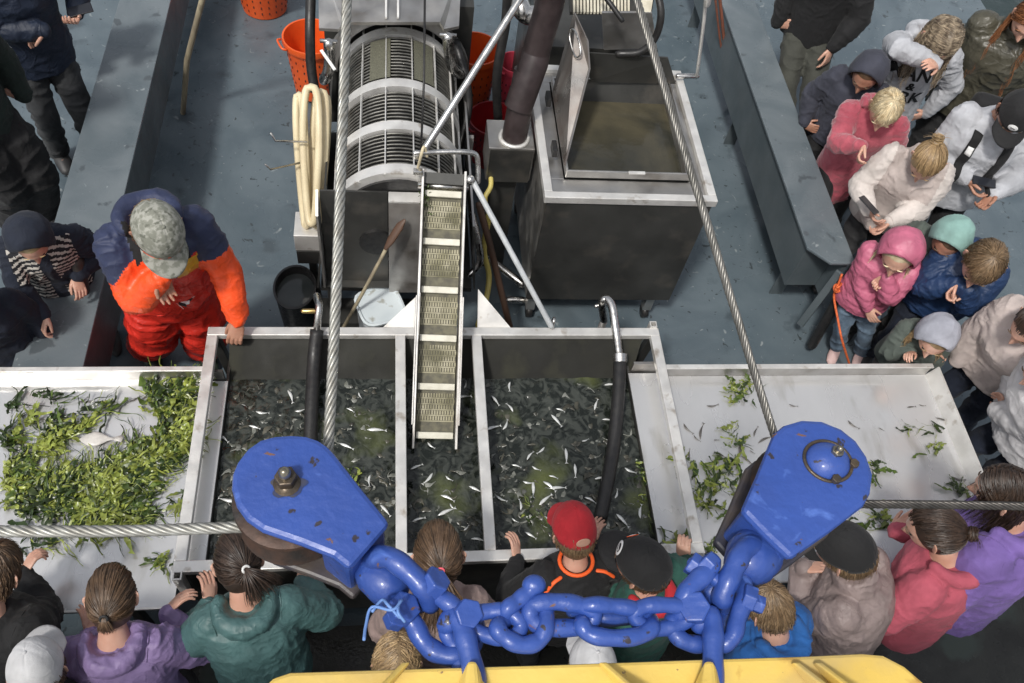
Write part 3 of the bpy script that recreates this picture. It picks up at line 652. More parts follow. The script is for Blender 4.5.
# front housing: bare steel plate and dark outlet with a hole
MB().prism([(-.03, 3.19, 1.36), (.25, 3.19, 1.36), (.25, 3.14, .62), (-.03, 3.14, .62)], (0, .02, 0)).build('front_plate', M('wet_plate', (.5, .48, .46), (.33, .31, .29), scale=5, rough=.3, rough2=.5, metal=.7, dirt=(.2, .18, .16), dscale=6), dr, smooth=False)
MB().prism([(-.03, 3.19, 1.374), (.25, 3.19, 1.374), (.25, 3.262, 1.374), (-.03, 3.262, 1.374)], (0, 0, -.012)).build('housing_top', steelw_m, dr, smooth=False)
MB().prism([(-.40, 3.25, 1.38), (-.035, 3.25, 1.38), (-.035, 3.20, .66), (-.40, 3.20, .66)], (0, .012, 0)).build('outlet_back', steeld_m, dr, smooth=False)
MB().prism([(-.42, 3.14, 1.30), (-.42, 3.26, 1.38), (-.42, 3.26, .66), (-.42, 3.14, .66)], (.012, 0, 0)).build('outlet_side', steel_m, dr, smooth=False)
MB().prism([(-.42, 3.15, .66), (.25, 3.15, .66), (.25, 3.25, .655), (-.42, 3.25, .655)], (0, 0, -.012)).build('outlet_floor', steeld_m, dr, smooth=False)
pc2 = V3(-.10, 3.22, 1.0)
MB().tube([pc2 + V3(0, -.012, 0), pc2 + V3(0, .03, .0)], .10, 24).build('outlet_hole', black_m, dr, auto=40)
for x in (-.38, .2): MB().box((x - .025, 3.18, 0), (x + .025, 3.23, .64)).build('leg', steeld_m, dr, smooth=False)
MB().box((-.5, 3.1, .30), (.25, 3.3, .34)).build('lower_shelf', steeld_m, dr, smooth=False)
for sx, (x0, y0) in ((-1, (329, 44)), (1, (448, 38))):
    P = [at(x0, y0, 1.62), at(x0 + 1, y0 + 14, 1.5), at(x0 - (1 if sx < 0 else -4), y0 + 28, 1.4), at(x0 - (5 if sx < 0 else -12), y0 + 36, 1.32)]
    e_ = MB().tube(spline(P, 5), .033, 14, round_caps=True).build('spray_elbow', chrome_m, dr)
    MB().tube([P[0] + V3(-.05, 0, .02), P[0] + V3(.05, 0, .02)], .012, 8).build('clamp_bolt', chrome_m, e_)
MB().beam(at(321, 50, 1.66), at(335, 70, 1.62), .018, .008).build('valve_lever', M('white_lever', (.75, .75, .73), rough=.4), dr, smooth=False, bevel=.002)
MB().tube(spline([at(455, 40, 1.4), at(466, 80, 1.25), at(468, 110, 1.1), at(459, 150, .95), at(462, 185, .8)], 6), .028, 12).build('supply_hose', black_m, dr)
MB().tube(spline([at(311, -10, 1.5), at(310, 30, 1.35), at(311, 65, 1.15), at(315, 92, 1.0)], 6), .032, 12).build('supply_hose', black_m, dr)

# coil of cream hose hanging on its rack
hc = thing('hose_coil', at(312, 220, 0), 'cream coloured hose hanging in long loops left of the drum', 'hose')
hose_m = M('cream_hose', (.72, .63, .42), (.6, .5, .32), scale=6, rough=.38, bump=.0006, bscale=90, stretch=(1, 1, .3))
for k, (cx0, wid, top, bot, zz) in enumerate(((299, 5, 95, 226, .02), (311, 10, 87, 224, .10), (321, 8, 92, 226, .04), (325, 5, 97, 222, .0))):
    P = []
    for a in np.linspace(0, 2 * math.pi, 40, endpoint=False):
        u = math.cos(a); w = math.sin(a); v = (1 - u) / 2
        py = top + 11 + (bot - top - 11) * v - 11 * (1 - v) ** 6
        px = cx0 + (312 - cx0) * v * .55 + wid * math.copysign(abs(w) ** .55, w) * (1 - .55 * v)
        P.append(at(px, py, 1.36 - .60 * v + zz + .025 * w))
    MB().tube(P, .023, 10, closed=True).build('hose_loop', hose_m, hc)
MB().tube([V3(-.5, 3.74, 1.27), V3(-.68, 3.74, 1.27), V3(-.70, 3.74, 1.33)], .006, 6).tube([V3(-.5, 3.74, 1.12), V3(-.72, 3.66, 1.12), V3(-.74, 3.64, 1.18)], .006, 6).build('rack_hook', chrome_m, hc)
MB().box((-.61, 3.46, .62), (-.44, 3.66, .76)).build('holder_box', steelw_m, hc, smooth=False, bevel=.004)
MB().box((-.605, 3.454, .50), (-.445, 3.66, .617)).build('holder_base', steeld_m, hc, smooth=False)
MB().box((-.55, 3.53, 0), (-.50, 3.58, .499)).build('holder_post', steeld_m, hc, smooth=False)

# ------------------------------------------------------------------ inclined conveyor
cv = thing('belt_conveyor', (.31, 2.6, 0), 'narrow inclined conveyor with cream cleated belt dipping into the middle compartment', 'conveyor')
cT = (at(421, 190, 1.42) + at(465, 190, 1.42)) / 2; cB = (at(412, 442, .70) + at(456, 442, .70)) / 2
cd = nrm(cB - cT); cx_ = V3(1, 0, 0); cx_ = nrm(cx_ - cd * cx_.dot(cd)); cn = nrm(np.cross(cx_, -cd)); 
if cn[2] < 0: cn = -cn
L_ = np.linalg.norm(cB - cT); CM = np.array([cx_, cd, cn]).T; hw = .108
belt_m = M('belt_plastic', (.40, .37, .26), (.24, .22, .12), scale=9, rough=.4, dirt=(.12, .11, .05), dscale=10, dlo=.46, dhi=.66)
b = MB(); b.obox(cT + cd * L_ / 2 - cn * .012, CM, (2 * hw - .012, L_, .02), 1); seg = L_ / 5.25; cl = MB()
for i in range(6):
    for r_ in range(5):
        s_ = i * seg + .075 + r_ * .031
        if s_ > L_ - .02: continue
        for k in range(14):
            xx = -hw + .016 + k * (2 * hw - .03) / 13.0 + (.004 if r_ % 2 else -.003)
            b.obox(cT + cd * s_ + cx_ * xx + cn * .002, CM, (.0085, .021, .006))
        b.obox(cT + cd * (s_ + .0155) + cn * .001, CM, (2 * hw - .016, .0065, .006))
b.build('belt', [belt_m, M('belt_gaps', (.13, .12, .07), (.06, .055, .035), scale=30, rough=.5)], cv, smooth=False)
for i in range(6):
    s_ = i * seg + .028
    if s_ < L_: MB().obox(cT + cd * s_ + cn * .018, CM, (2 * hw - .016, .036, .03)).build('cleat', M('cleat_plastic', (.7, .68, .58), (.55, .53, .44), scale=18, rough=.4), cv, smooth=False, bevel=.004)
for s_ in (-1, 1):
    MB().obox(cT + cd * (L_ / 2 - .03) + cx_ * s_ * (hw + .006) + cn * .02, CM, (.013, L_ + .12, .14)).build('side_rail', steel_m, cv, smooth=False, bevel=.002)
    MB().obox(cT + cd * (L_ * .68) + cx_ * s_ * (hw + .016) + cn * .05, CM, (.008, L_ * .5, .1)).build('lower_guard', steel_m, cv, smooth=False, bevel=.002)
MB().obox(cT - cd * .05 + cn * .03, CM, (2 * hw - .004, .06, .05)).build('head_cover', steeld_m, cv, smooth=False)
MB().tube([cT - cd * .02 + cx_ * (-hw - .03), cT - cd * .02 + cx_ * (hw + .03)], .02, 12).build('head_shaft', chrome_m, cv)
MB().tube(spline([at(415, 153, 1.62), at(440, 152, 1.62), at(466, 152, 1.62), at(476, 155, 1.60), at(478, 166, 1.54), at(478, 182, 1.46)], 5), .0145, 12, round_caps=True).build('hand_bar', chrome_m, cv)
for (x, y) in ((418, 156), (418, 172)): MB().obox(at(x, y, 1.55), I3, (.05, .03, .03)).build('clamp', chrome_m, cv, smooth=False, bevel=.006)
MB().tube([at(471, 178, 1.5), at(551, 326, .95)], .016, 12, round_caps=True).build('support_strut', M('grey_paint', (.5, .52, .53), (.4, .42, .43), scale=20, rough=.4), cv)
MB().ell(at(470, 180, 1.5), I3, (.028, .028, .028), 14, 8).build('strut_knuckle', chrome_m, cv)
MB().tube([at(424, 150, 1.62), at(470, 78, 1.86), at(522, -4, 2.15), at(545, -45, 2.28)], .02, 14, round_caps=True).build('steel_pole', chrome_m, label='bright steel pole slanting up from the conveyor handle to the top edge', cat='pole')
MB().tube(spline([at(418, 168, 1.5), at(421, 156, 1.62), at(424, 147, 1.66), at(427, 156, 1.6)], 5), .009, 6, round_caps=True).build('lashing', M('pale_cord', (.6, .52, .35), rough=.8), cv)
MB().tube([at(425, -20, 2.2), at(424, 80, 1.9), at(421, 150, 1.64)], .006, 6).build('thin_line', black_m, label='thin black line running down over the drum to the conveyor handle', cat='line')
weedc = MB()
for _ in range(16):
    p = cT + cd * rnd.uniform(.0, .14) + cx_ * (-hw + rnd.uniform(.0, .03)) + cn * .03
    leaf(weedc, p, .05, .01, rnd.uniform(0, 6), 0)
weedc.build('seaweed_clump', weed_m, label='wisp of seaweed caught at the top of the conveyor belt', cat='seaweed')

# ------------------------------------------------------------------ loose gear round the machines
wood_m = M('dark_wood', (.1, .055, .035), (.06, .035, .024), scale=6, rough=.5, stretch=(1, 1, .2), bump=.001, bscale=60)
pale_wood = M('weathered_wood', (.38, .33, .22), (.17, .14, .1), scale=9, rough=.6, stretch=(1, 1, .3), bump=.001, bscale=70, dirt=(.08, .065, .05), dscale=14)
MB().tube([at(479, 205, 1.05), at(490, 245, .75), at(511, 332, .3)], .022, 10, round_caps=True).build('wooden_pole', wood_m, label='dark brown wooden pole leaning between the conveyor and the hopper', cat='pole')
MB().tube([at(183, 113, .01), at(187, 60, .55), at(206, -15, 1.25)], [.02, .021, .02], 10, round_caps=True).build('wooden_pole', pale_wood, label='pale weathered wooden pole standing on the open deck at upper left', cat='pole')
yel_m = M('yellow_hose', (.62, .52, .16), (.5, .4, .1), scale=8, rough=.4)
MB().tube(spline([at(489, 215, .8), at(484, 250, .5), at(489, 275, .3), at(486, 300, .2), at(478, 325, .1)], 6), .02, 10, round_caps=True).build('yellow_hose', yel_m, label='dull yellow hose curling down behind the dark wooden pole', cat='hose')
MB().tube(spline([at(489, 165, 1.0), at(491, 185, .95), at(485, 198, .9), at(488, 212, .8)], 6), .016, 8, round_caps=True).build('yellow_hose', yel_m, label='short yellow hose end beside the junction box', cat='hose')
MB().tube(spline([at(472, 215, 1.0), at(478, 240, .85), at(480, 262, .7), at(470, 275, .62)], 6), .022, 10, round_caps=True).build('drive_pipe', chrome_m, label='short bright curved pipe beside the conveyor rail', cat='pipe')
MB().tube([at(490, 260, .25), at(522, 284, .2)], .03, 12, round_caps=True).tube([at(508, 300, .12), at(523, 300, .12)], .025, 10, round_caps=True).build('floor_pipe', chrome_m, label='steel pipe stubs on the deck under the hopper edge', cat='pipe')

# scoop with dark blade
t = thing('long_scoop', at(343, 330, .2), 'long handled scoop with dark blade leaning on the drum plate', 'scoop')
MB().tube([at(342, 330, .5), at(366, 287, .85), at(387, 247, 1.12)], .011, 8, round_caps=True).build('handle', pale_wood, t)
MB().tube([at(386, 248, 1.12), at(391, 240, 1.16), at(400, 226, 1.24), at(404, 221, 1.27)], [.014, .026, .026, .012], 10, round_caps=True, flat=.5).build('blade', wood_m, t)

# white plastic tub
t = thing('plastic_tub', at(380, 312, 0), 'white square plastic tub with rounded corners between the drum and the tank', 'tub')
tub_m = M('white_plastic', (.62, .68, .70), (.52, .58, .61), scale=5, rough=.35, dirt=(.35, .36, .33), dscale=14, dlo=.6, dhi=.7)
tc_ = at(380, 306, .62)
def rsq(r, p=4, n=32, rot=.35):
    out = []
    for a in np.linspace(0, 2 * math.pi, n, endpoint=False):
        k = (abs(math.cos(a)) ** p + abs(math.sin(a)) ** p) ** (-1 / p)
        out.append(V3(r * k * math.cos(a + 0) * 1, r * k * math.sin(a), 0))
    c, s_ = math.cos(rot), math.sin(rot)
    return [V3(c * v[0] - s_ * v[1], s_ * v[0] + c * v[1], 0) for v in out]
def vessel(b, c, prof, shape=None, n=32, mi=0):
    """prof: list of (radius, z) from outer bottom up over the rim and down inside"""
    V = []
    for r, z in prof:
        ring_ = shape(r, n) if shape else [V3(r * math.cos(a), r * math.sin(a), 0) for a in np.linspace(0, 2 * math.pi, n, endpoint=False)]
        V += [c + v + V3(0, 0, z) for v in ring_]
    F = []
    for k in range(len(prof) - 1):
        for i in range(n): F.append((k * n + i, k * n + (i + 1) % n, (k + 1) * n + (i + 1) % n, (k + 1) * n + i))
    F.append(tuple(range(n - 1, -1, -1))); F.append(tuple((len(prof) - 1) * n + i for i in range(n)))
    b.add(V, F, mi)
base_c = V3(tc_[0], tc_[1], 0)
b = MB(); vessel(b, base_c, [(.11, .0), (.128, .61), (.138, .612), (.140, .63), (.128, .634), (.122, .628), (.118, .622)], lambda r, n: rsq(r, 4.0, n)); b.build('tub_body', tub_m, t, auto=35)
b = MB()
# black oval bucket with dark water
t = thing('black_bucket', at(293, 300, 0), 'black rubber bucket of dark water left of the hose coil box', 'bucket')
bc = at(295, 288, .42); bb = V3(bc[0], bc[1], 0)
ov = lambda r, n: [V3(r * .95 * math.cos(a), r * 1.25 * math.sin(a), 0) for a in np.linspace(0, 2 * math.pi, n, endpoint=False)]
b = MB(); vessel(b, bb, [(.11, .0), (.134, .40), (.14, .42), (.142, .435), (.128, .437), (.124, .36)], ov, 36); b.build('bucket_body', black_m, t, auto=35)
b = MB(); b.add([bb + v + V3(0, 0, .372) for v in ov(.1235, 36)], [tuple(range(36))]); b.build('bucket_water', M('dark_water', (.03, .035, .035), (.05, .055, .055), scale=5, rough=.04, bump=.001, bscale=20), t, smooth=False)

# round fish baskets
org_m = M('orange_plastic', (.80, .12, .02), (.68, .09, .015), scale=5, rough=.38)
redb_m = M('dark_red_plastic', (.30, .012, .018), (.22, .01, .014), scale=5, rough=.45)
pink_m = M('pink_plastic', (.62, .06, .10), rough=.4)
def basket(px, py, z, r, h, m, label):
    c = at(px, py, z); c = V3(c[0], c[1], z - h); t = thing('fish_basket', c, label, 'basket', 'plastic fish baskets'); b = MB()
    vessel(b, c, [(r * .72, .0), (r * .76, .01), (r * .95, h * .9), (r * 1.03, h * .9), (r * 1.05, h * .93), (r * 1.03, h), (r * .97, h), (r * .93, h * .9), (r * .71, .03)], None, 40)
    g = b
    for k in range(24):
        a = 2 * math.pi * k / 20
        for j in range(5):
            zz = .07 + j * h * .15; rr = r * (.72 + .22 * zz / (h * .9)) - .003; rr2 = r * (.76 + .19 * zz / (h * .9)) + .001
            for q_, o_ in ((rr2, 1),):
                n_ = V3(math.cos(a), math.sin(a), 0); tt = V3(-n_[1], n_[0], 0)
                g.obox(c + n_ * q_ + V3(0, 0, zz), np.array([tt, n_, V3(0, 0, 1)]).T, (.008, .003, .02), 1)
    b.build('basket_body', [m, black_m], t, auto=35)
    for s_ in (-1, 1):
        n_ = V3(math.cos(.4) * s_, math.sin(.4) * s_, 0); tt = V3(-n_[1], n_[0], 0)
        MB().tube(spline([c + n_ * r * 1.03 + tt * .07 + V3(0, 0, h * .95), c + n_ * (r * 1.03 + .03) + tt * .05 + V3(0, 0, h * .97), c + n_ * (r * 1.03 + .03) - tt * .05 + V3(0, 0, h * .97), c + n_ * r * 1.03 - tt * .07 + V3(0, 0, h * .95)], 4), .009, 8).build('handle', m, t)
basket(259, -36, .42, .25, .42, org_m, 'bright orange fish basket cut by the top edge, on the open deck')
basket(311, 36, .55, .215, .52, org_m, 'orange fish basket tucked against the left side of the drum')
basket(475, 48, .62, .20, .56, org_m, 'orange fish basket between the drum and the thick dark pipe')
basket(494, 118, .42, .19, .42, redb_m, 'dark red fish basket behind the junction box')
basket(516, 62, .55, .13, .55, pink_m, 'small pinkish red basket behind the thick dark pipe')
MB().box((.46, 4.0, .3), (.5, 4.03, 1.1)).build('upright_lever', M('grey_lever', (.3, .29, .28), (.2, .19, .18), scale=9, rough=.5, metal=.4), smooth=False, label='grey flat steel upright in front of the dark red basket', cat='bracket')

# pipes that fill the tank
t = thing('water_pipe', at(318, 320, 0), 'bright elbow and black hose filling the left compartment', 'pipe')
MB().tube(spline([at(317, 296, 1.0), at(319, 305, 1.04), at(318, 318, 1.0), at(317, 332, .93)], 5), [.02] * 16, 14, round_caps=True).build('elbow', chrome_m, t)
MB().tube([at(303, 311, .98), at(320, 311, .98)], .013, 10, round_caps=True).build('valve', M('brass', (.5, .36, .15), rough=.3, metal=1), t)
MB().tube(spline([at(317, 330, .95), at(314, 360, .85), at(312, 400, .80), at(310, 450, .74)], 6), .037, 16).build('hose', black_m, t)
MB().tube([at(317, 296, 1.0), at(317, 300, .5), V3(*at(318, 305, 0)[:2], .0)], .02, 10).build('riser', steel_m, t)
t = thing('water_pipe', at(608, 310, 0), 'bright bent pipe with long black hose filling the right compartment', 'pipe')
MB().tube(spline([at(604, 320, .8), at(602, 303, .98), at(607, 299, 1.02), at(612, 306, 1.02), at(615, 325, .98), at(619, 355, .88)], 6), .024, 14, round_caps=True).build('elbow', chrome_m, t)
MB().tube([at(596, 306, .95), at(609, 303, .95)], .012, 10, round_caps=True).build('valve', chrome_m, t)
MB().tube(spline([at(620, 358, .87), at(618, 400, .82), at(613, 450, .76), at(606, 490, .755), at(600, 520, .735)], 6), .037, 16).build('hose', black_m, t)
MB().tube([at(620, 354, .885), at(620, 362, .865)], .042, 16).build('hose_clamp', chrome_m, t, auto=40)
q0 = at(604, 320, .8); MB().tube([q0, V3(q0[0], q0[1], 0)], .022, 10).build('riser', steel_m, t)
# dark post beside the striped child
MB().tube([at(76, 262, .95), at(92, 345, .25)], .045, 14, round_caps=True).build('dark_post', M('dark_post_paint', (.05, .045, .04), (.08, .07, .065), scale=8, rough=.45), label='dark round slanting post between the striped child and the fisherman', cat='post')
# ------------------------------------------------------------------ people
def remesh(V, F, voxel, it=6, fac=.5):
    me = bpy.data.meshes.new('tmp'); me.from_pydata(np.asarray(V).tolist(), [], F); me.update()
    o = bpy.data.objects.new('tmp', me); COL.objects.link(o)
    r = o.modifiers.new('r', 'REMESH'); r.mode = 'VOXEL'; r.voxel_size = voxel; r.adaptivity = 0
    if it: s = o.modifiers.new('s', 'SMOOTH'); s.factor = fac; s.iterations = it
    dg = bpy.context.evaluated_depsgraph_get(); ev = o.evaluated_get(dg); m = ev.to_mesh()
    n = len(m.vertices); A = np.empty(n * 3, np.float32); m.vertices.foreach_get('co', A)
    Nn = np.empty(n * 3, np.float32); m.vertices.foreach_get('normal', Nn)
    q = len(m.polygons); lt = np.empty(q, np.int32); m.polygons.foreach_get('loop_total', lt)
    li = np.empty(len(m.loops), np.int32); m.loops.foreach_get('vertex_index', li)
    F2 = []; k = 0
    if (lt == 4).all(): F2 = li.reshape(-1, 4).tolist()
    else:
        for t_ in lt: F2.append(li[k:k + t_].tolist()); k += t_
    ev.to_mesh_clear(); bpy.data.objects.remove(o); bpy.data.meshes.remove(me)
    return A.reshape(-1, 3).astype(float), F2, Nn.reshape(-1, 3).astype(float)

def head_template():
    n, k = 64, 52; V = []
    th = np.linspace(0.001, math.pi - .001, k); ph = np.linspace(0, 2 * math.pi, n, endpoint=False)
    T, Pp = np.meshgrid(th, ph, indexing='ij')
    x = .074 * np.sin(T) * np.cos(Pp); y = .095 * np.sin(T) * np.sin(Pp); z = .116 * np.cos(T)
    low = np.clip(-z / .116, 0, 1)
    x = x * (1 - .30 * low ** 1.6)
    y = np.where(y < 0, y * (1 - .55 * low ** 1.5), y * (1 - .10 * low ** 2))
    y = y + .004
    fr = (y > .02).astype(float)
    g = lambda a, s_: np.exp(-(a / s_) ** 2)
    y = y - fr * .011 * (g(x - .031, .017) + g(x + .031, .017)) * g(z - .002, .013)
    y = y + fr * .006 * g(z - .024, .010) * g(x, .05)
    y = y + fr * (.026 * g(x, .012) * g(z + .034, .013) + .016 * g(x, .010) * g(z + .016, .018) + .006 * (g(x - .012, .007) + g(x + .012, .007)) * g(z + .038, .007))
    y = y + fr * (.007 * g(x, .022) * g(z + .063, .006) + .007 * g(x, .018) * g(z + .076, .006) - .004 * g(x, .02) * g(z + .0695, .003))
    y = y + fr * .009 * g(x, .02) * g(z + .104, .016)
    y = y + fr * .005 * (g(x - .045, .02) + g(x + .045, .02)) * g(z + .035, .025)
    V = np.stack([x, y, z], -1).reshape(-1, 3); F = []
    for i in range(k - 1):
        for j in range(n): F.append((i * n + j, (i + 1) * n + j, (i + 1) * n + (j + 1) % n, i * n + (j + 1) % n))
    F.append(tuple(range(n))); F.append(tuple((k - 1) * n + j for j in range(n - 1, -1, -1)))
    b = MB(); b.add(V, F)
    for s_ in (-1, 1):
        E = np.array([[.35 * s_, .5 * s_, .9], [-.0, 1, -.1], [.0, 0, 1]]).T
        e1 = nrm(V3(s_ * .9, -.45, 0)); e3 = nrm(V3(0, -.2, 1)); e2 = nrm(np.cross(e3, e1))
        Mx = np.array([e2, e1, e3]).T
        b.ell(V3(s_ * .077, -.004, -.008), Mx, (.006, .017, .031), 14, 10)
        b.ell(V3(s_ * .083, -.010, .004), Mx, (.005, .013, .016), 12, 8)
    return b.data()[:2]
HEADV, HEADF = head_template()
HEADC = np.array([HEADV[list(f)].mean(0) for f in HEADF])
HEADMI = ((HEADC[:, 1] > .075) & (np.abs(HEADC[:, 0]) < .024) & (np.abs(HEADC[:, 2] + .0695) < .0125)).astype(int)

HANDS = {}
def hand_template(curl, side):
    key = (round(curl, 1), side)
    if key in HANDS: return HANDS[key]
    b = MB()
    C = [(0, -.02, 0), (0, .0, 0), (0, .03, 0), (0, .06, .001), (0, .088, .0)]; A = [(.024, 0, 0), (.027, 0, 0), (.037, 0, 0), (.041, 0, 0), (.038, 0, 0)]; B = [(0, 0, .018), (0, 0, .017), (0, 0, .016), (0, 0, .014), (0, 0, .010)]
    b.loft(C, A, B, 18)
    for i, (x, ln) in enumerate(((-.031, .070), (-.010, .080), (.011, .075), (.030, .058))):
        p = V3(x, .075, .001); ang = -.05; P = [p.copy()]; sp = (x) * 1.6 * (1 - curl)
        for s_, dl in zip((.0, .8, 1.0, .8), (.02, .46 * ln, .30 * ln, .24 * ln)):
            ang -= curl * s_ * (1.0 + .12 * i)
            p = p + dl * V3(math.sin(sp), math.cos(ang) * math.cos(sp), math.sin(ang)); P.append(p.copy())
        b.tube(P, [.0098, .0098, .009, .0082, .0066], 10, round_caps=True)
    p = V3(-.022, .012, -.004); P = [p.copy()]; a = R_(48 - 30 * curl)
    for dl, da, dz in ((.036, 0, -.25 - .3 * curl), (.032, -.35 * curl - .1, -.35 * curl - .2), (.026, -.5 * curl, -.5 * curl - .2)):
        a += da; d = nrm(V3(-math.sin(a), math.cos(a), dz)); p = p + d * dl; P.append(p.copy())
    b.tube(P, [.014, .0125, .0105, .008], 10, round_caps=True)
    V, F, _ = b.data(); V = V.copy()
    V, F, _ = remesh(V, F, .0034, 2)
    if side > 0: pass
    else:
        V[:, 0] *= -1; F = [tuple(reversed(f)) for f in F]
    HANDS[key] = (V, F); return HANDS[key]

def shell(c, Mx, rad, pole, tmax, thick, nt=16, nph=40, rim=None):
    """a smooth cap cut from an ellipsoid about 'pole', reaching tmax(phi) degrees from it; closed with an inner layer"""
    pole = nrm(pole); a = nrm(np.cross(pole, V3(1, 0, 0)) if abs(pole[0]) < .9 else np.cross(pole, V3(0, 1, 0))); b_ = np.cross(pole, a)
    # phi = 0 points toward +y as far as possible
    f0 = V3(0, 1, 0) - pole * pole[1]
    if np.linalg.norm(f0) < .1: f0 = V3(0, 0, -1) - pole * (-pole[2])
    a = nrm(f0); b_ = np.cross(pole, a)
    rows = []; ph = np.linspace(0, 2 * math.pi, nph, endpoint=False)
    for L in (1, 0):
        rr = np.asarray(rad) - (0 if L else thick); k = []
        for i in range(nt + 1):
            for p in ph:
                t = R_(tmax(p)) * (i / nt if i else .004)
                d = pole * math.cos(t) + (a * math.cos(p) + b_ * math.sin(p)) * math.sin(t)
                k.append(d * rr)
        rows.append(np.array(k))
    V = np.vstack(rows); m = (nt + 1) * nph; F = []
    for L in (0, 1):
        for i in range(nt):
            for j in range(nph):
                f = (L * m + i * nph + j, L * m + (i + 1) * nph + j, L * m + (i + 1) * nph + (j + 1) % nph, L * m + i * nph + (j + 1) % nph)
                F.append(f if L == 0 else f[::-1])
        F.append(tuple(L * m + j for j in range(nph)))
    for j in range(nph):
        F.append((nt * nph + j, m + nt * nph + j, m + nt * nph + (j + 1) % nph, nt * nph + (j + 1) % nph))
    return V @ np.asarray(Mx).T + c, F

skin_a = M('skin_fair', (.60, .36, .27), (.52, .28, .2), scale=14, rough=.45, sss=.08, bump=.0003, bscale=200)
skin_b = M('skin_tan', (.42, .22, .15), (.35, .17, .11), scale=14, rough=.45, sss=.08, bump=.0003, bscale=200)
lip_m = M('lip_skin', (.42, .16, .13), rough=.4)
eye_m = M('eye_dark', (.03, .025, .02), rough=.15)
brow_m = M('brow_hair', (.12, .08, .05), rough=.7)
def hairmat(n, c, c2): return M(n, c, c2, scale=30, rough=.38, rough2=.5, island=.45, spec=.5, stretch=(1, 1, .4))
H_brown = hairmat('brown_hair', (.075, .045, .026), (.12, .072, .04))
H_dark = hairmat('dark_brown_hair', (.028, .017, .012), (.05, .03, .02))
H_blond = hairmat('blond_hair', (.52, .40, .22), (.36, .25, .12))
H_light = hairmat('light_brown_hair', (.15, .095, .05), (.22, .15, .085))
H_pale = hairmat('pale_blond_hair', (.72, .62, .42), (.55, .43, .25))
H_sandy = hairmat('sandy_hair', (.26, .17, .085), (.36, .25, .13))
H_red = hairmat('auburn_hair', (.28, .12, .05), (.2, .08, .035))
H_mixed = hairmat('streaked_hair', (.11, .08, .055), (.42, .34, .24))

def limb(b, A, B_, C, rs, n=14):
    """upper and lower segment with a rounded joint; rs = radii at start, mid upper, joint, mid lower, end"""
    A, B_, C = map(np.asarray, (A, B_, C))
    P = [A, A * .5 + B_ * .5, A * .12 + B_ * .88, B_ * .97 + (A + C) * .015, B_ * .88 + C * .12, B_ * .5 + C * .5, C]
    R = [rs[0], rs[1], rs[2] * 1.0, rs[2] * 1.02, rs[2], rs[3], rs[4]]
    b.tube(P, R, n, round_caps=True)

def ik(S, T, l1, l2, hint):
    d = T - S; L = np.linalg.norm(d); mx = (l1 + l2) * .985
    if L > mx: T = S + d / L * mx; L = mx; d = T - S
    mn = abs(l1 - l2) + .05
    if L < mn: T = S + nrm(d) * mn; L = mn; d = T - S
    u = d / L; a = (l1 * l1 - l2 * l2 + L * L) / (2 * L); h = math.sqrt(max(l1 * l1 - a * a, 0))
    w = hint - u * hint.dot(u); w = nrm(w)
    return S + u * a + w * h, T

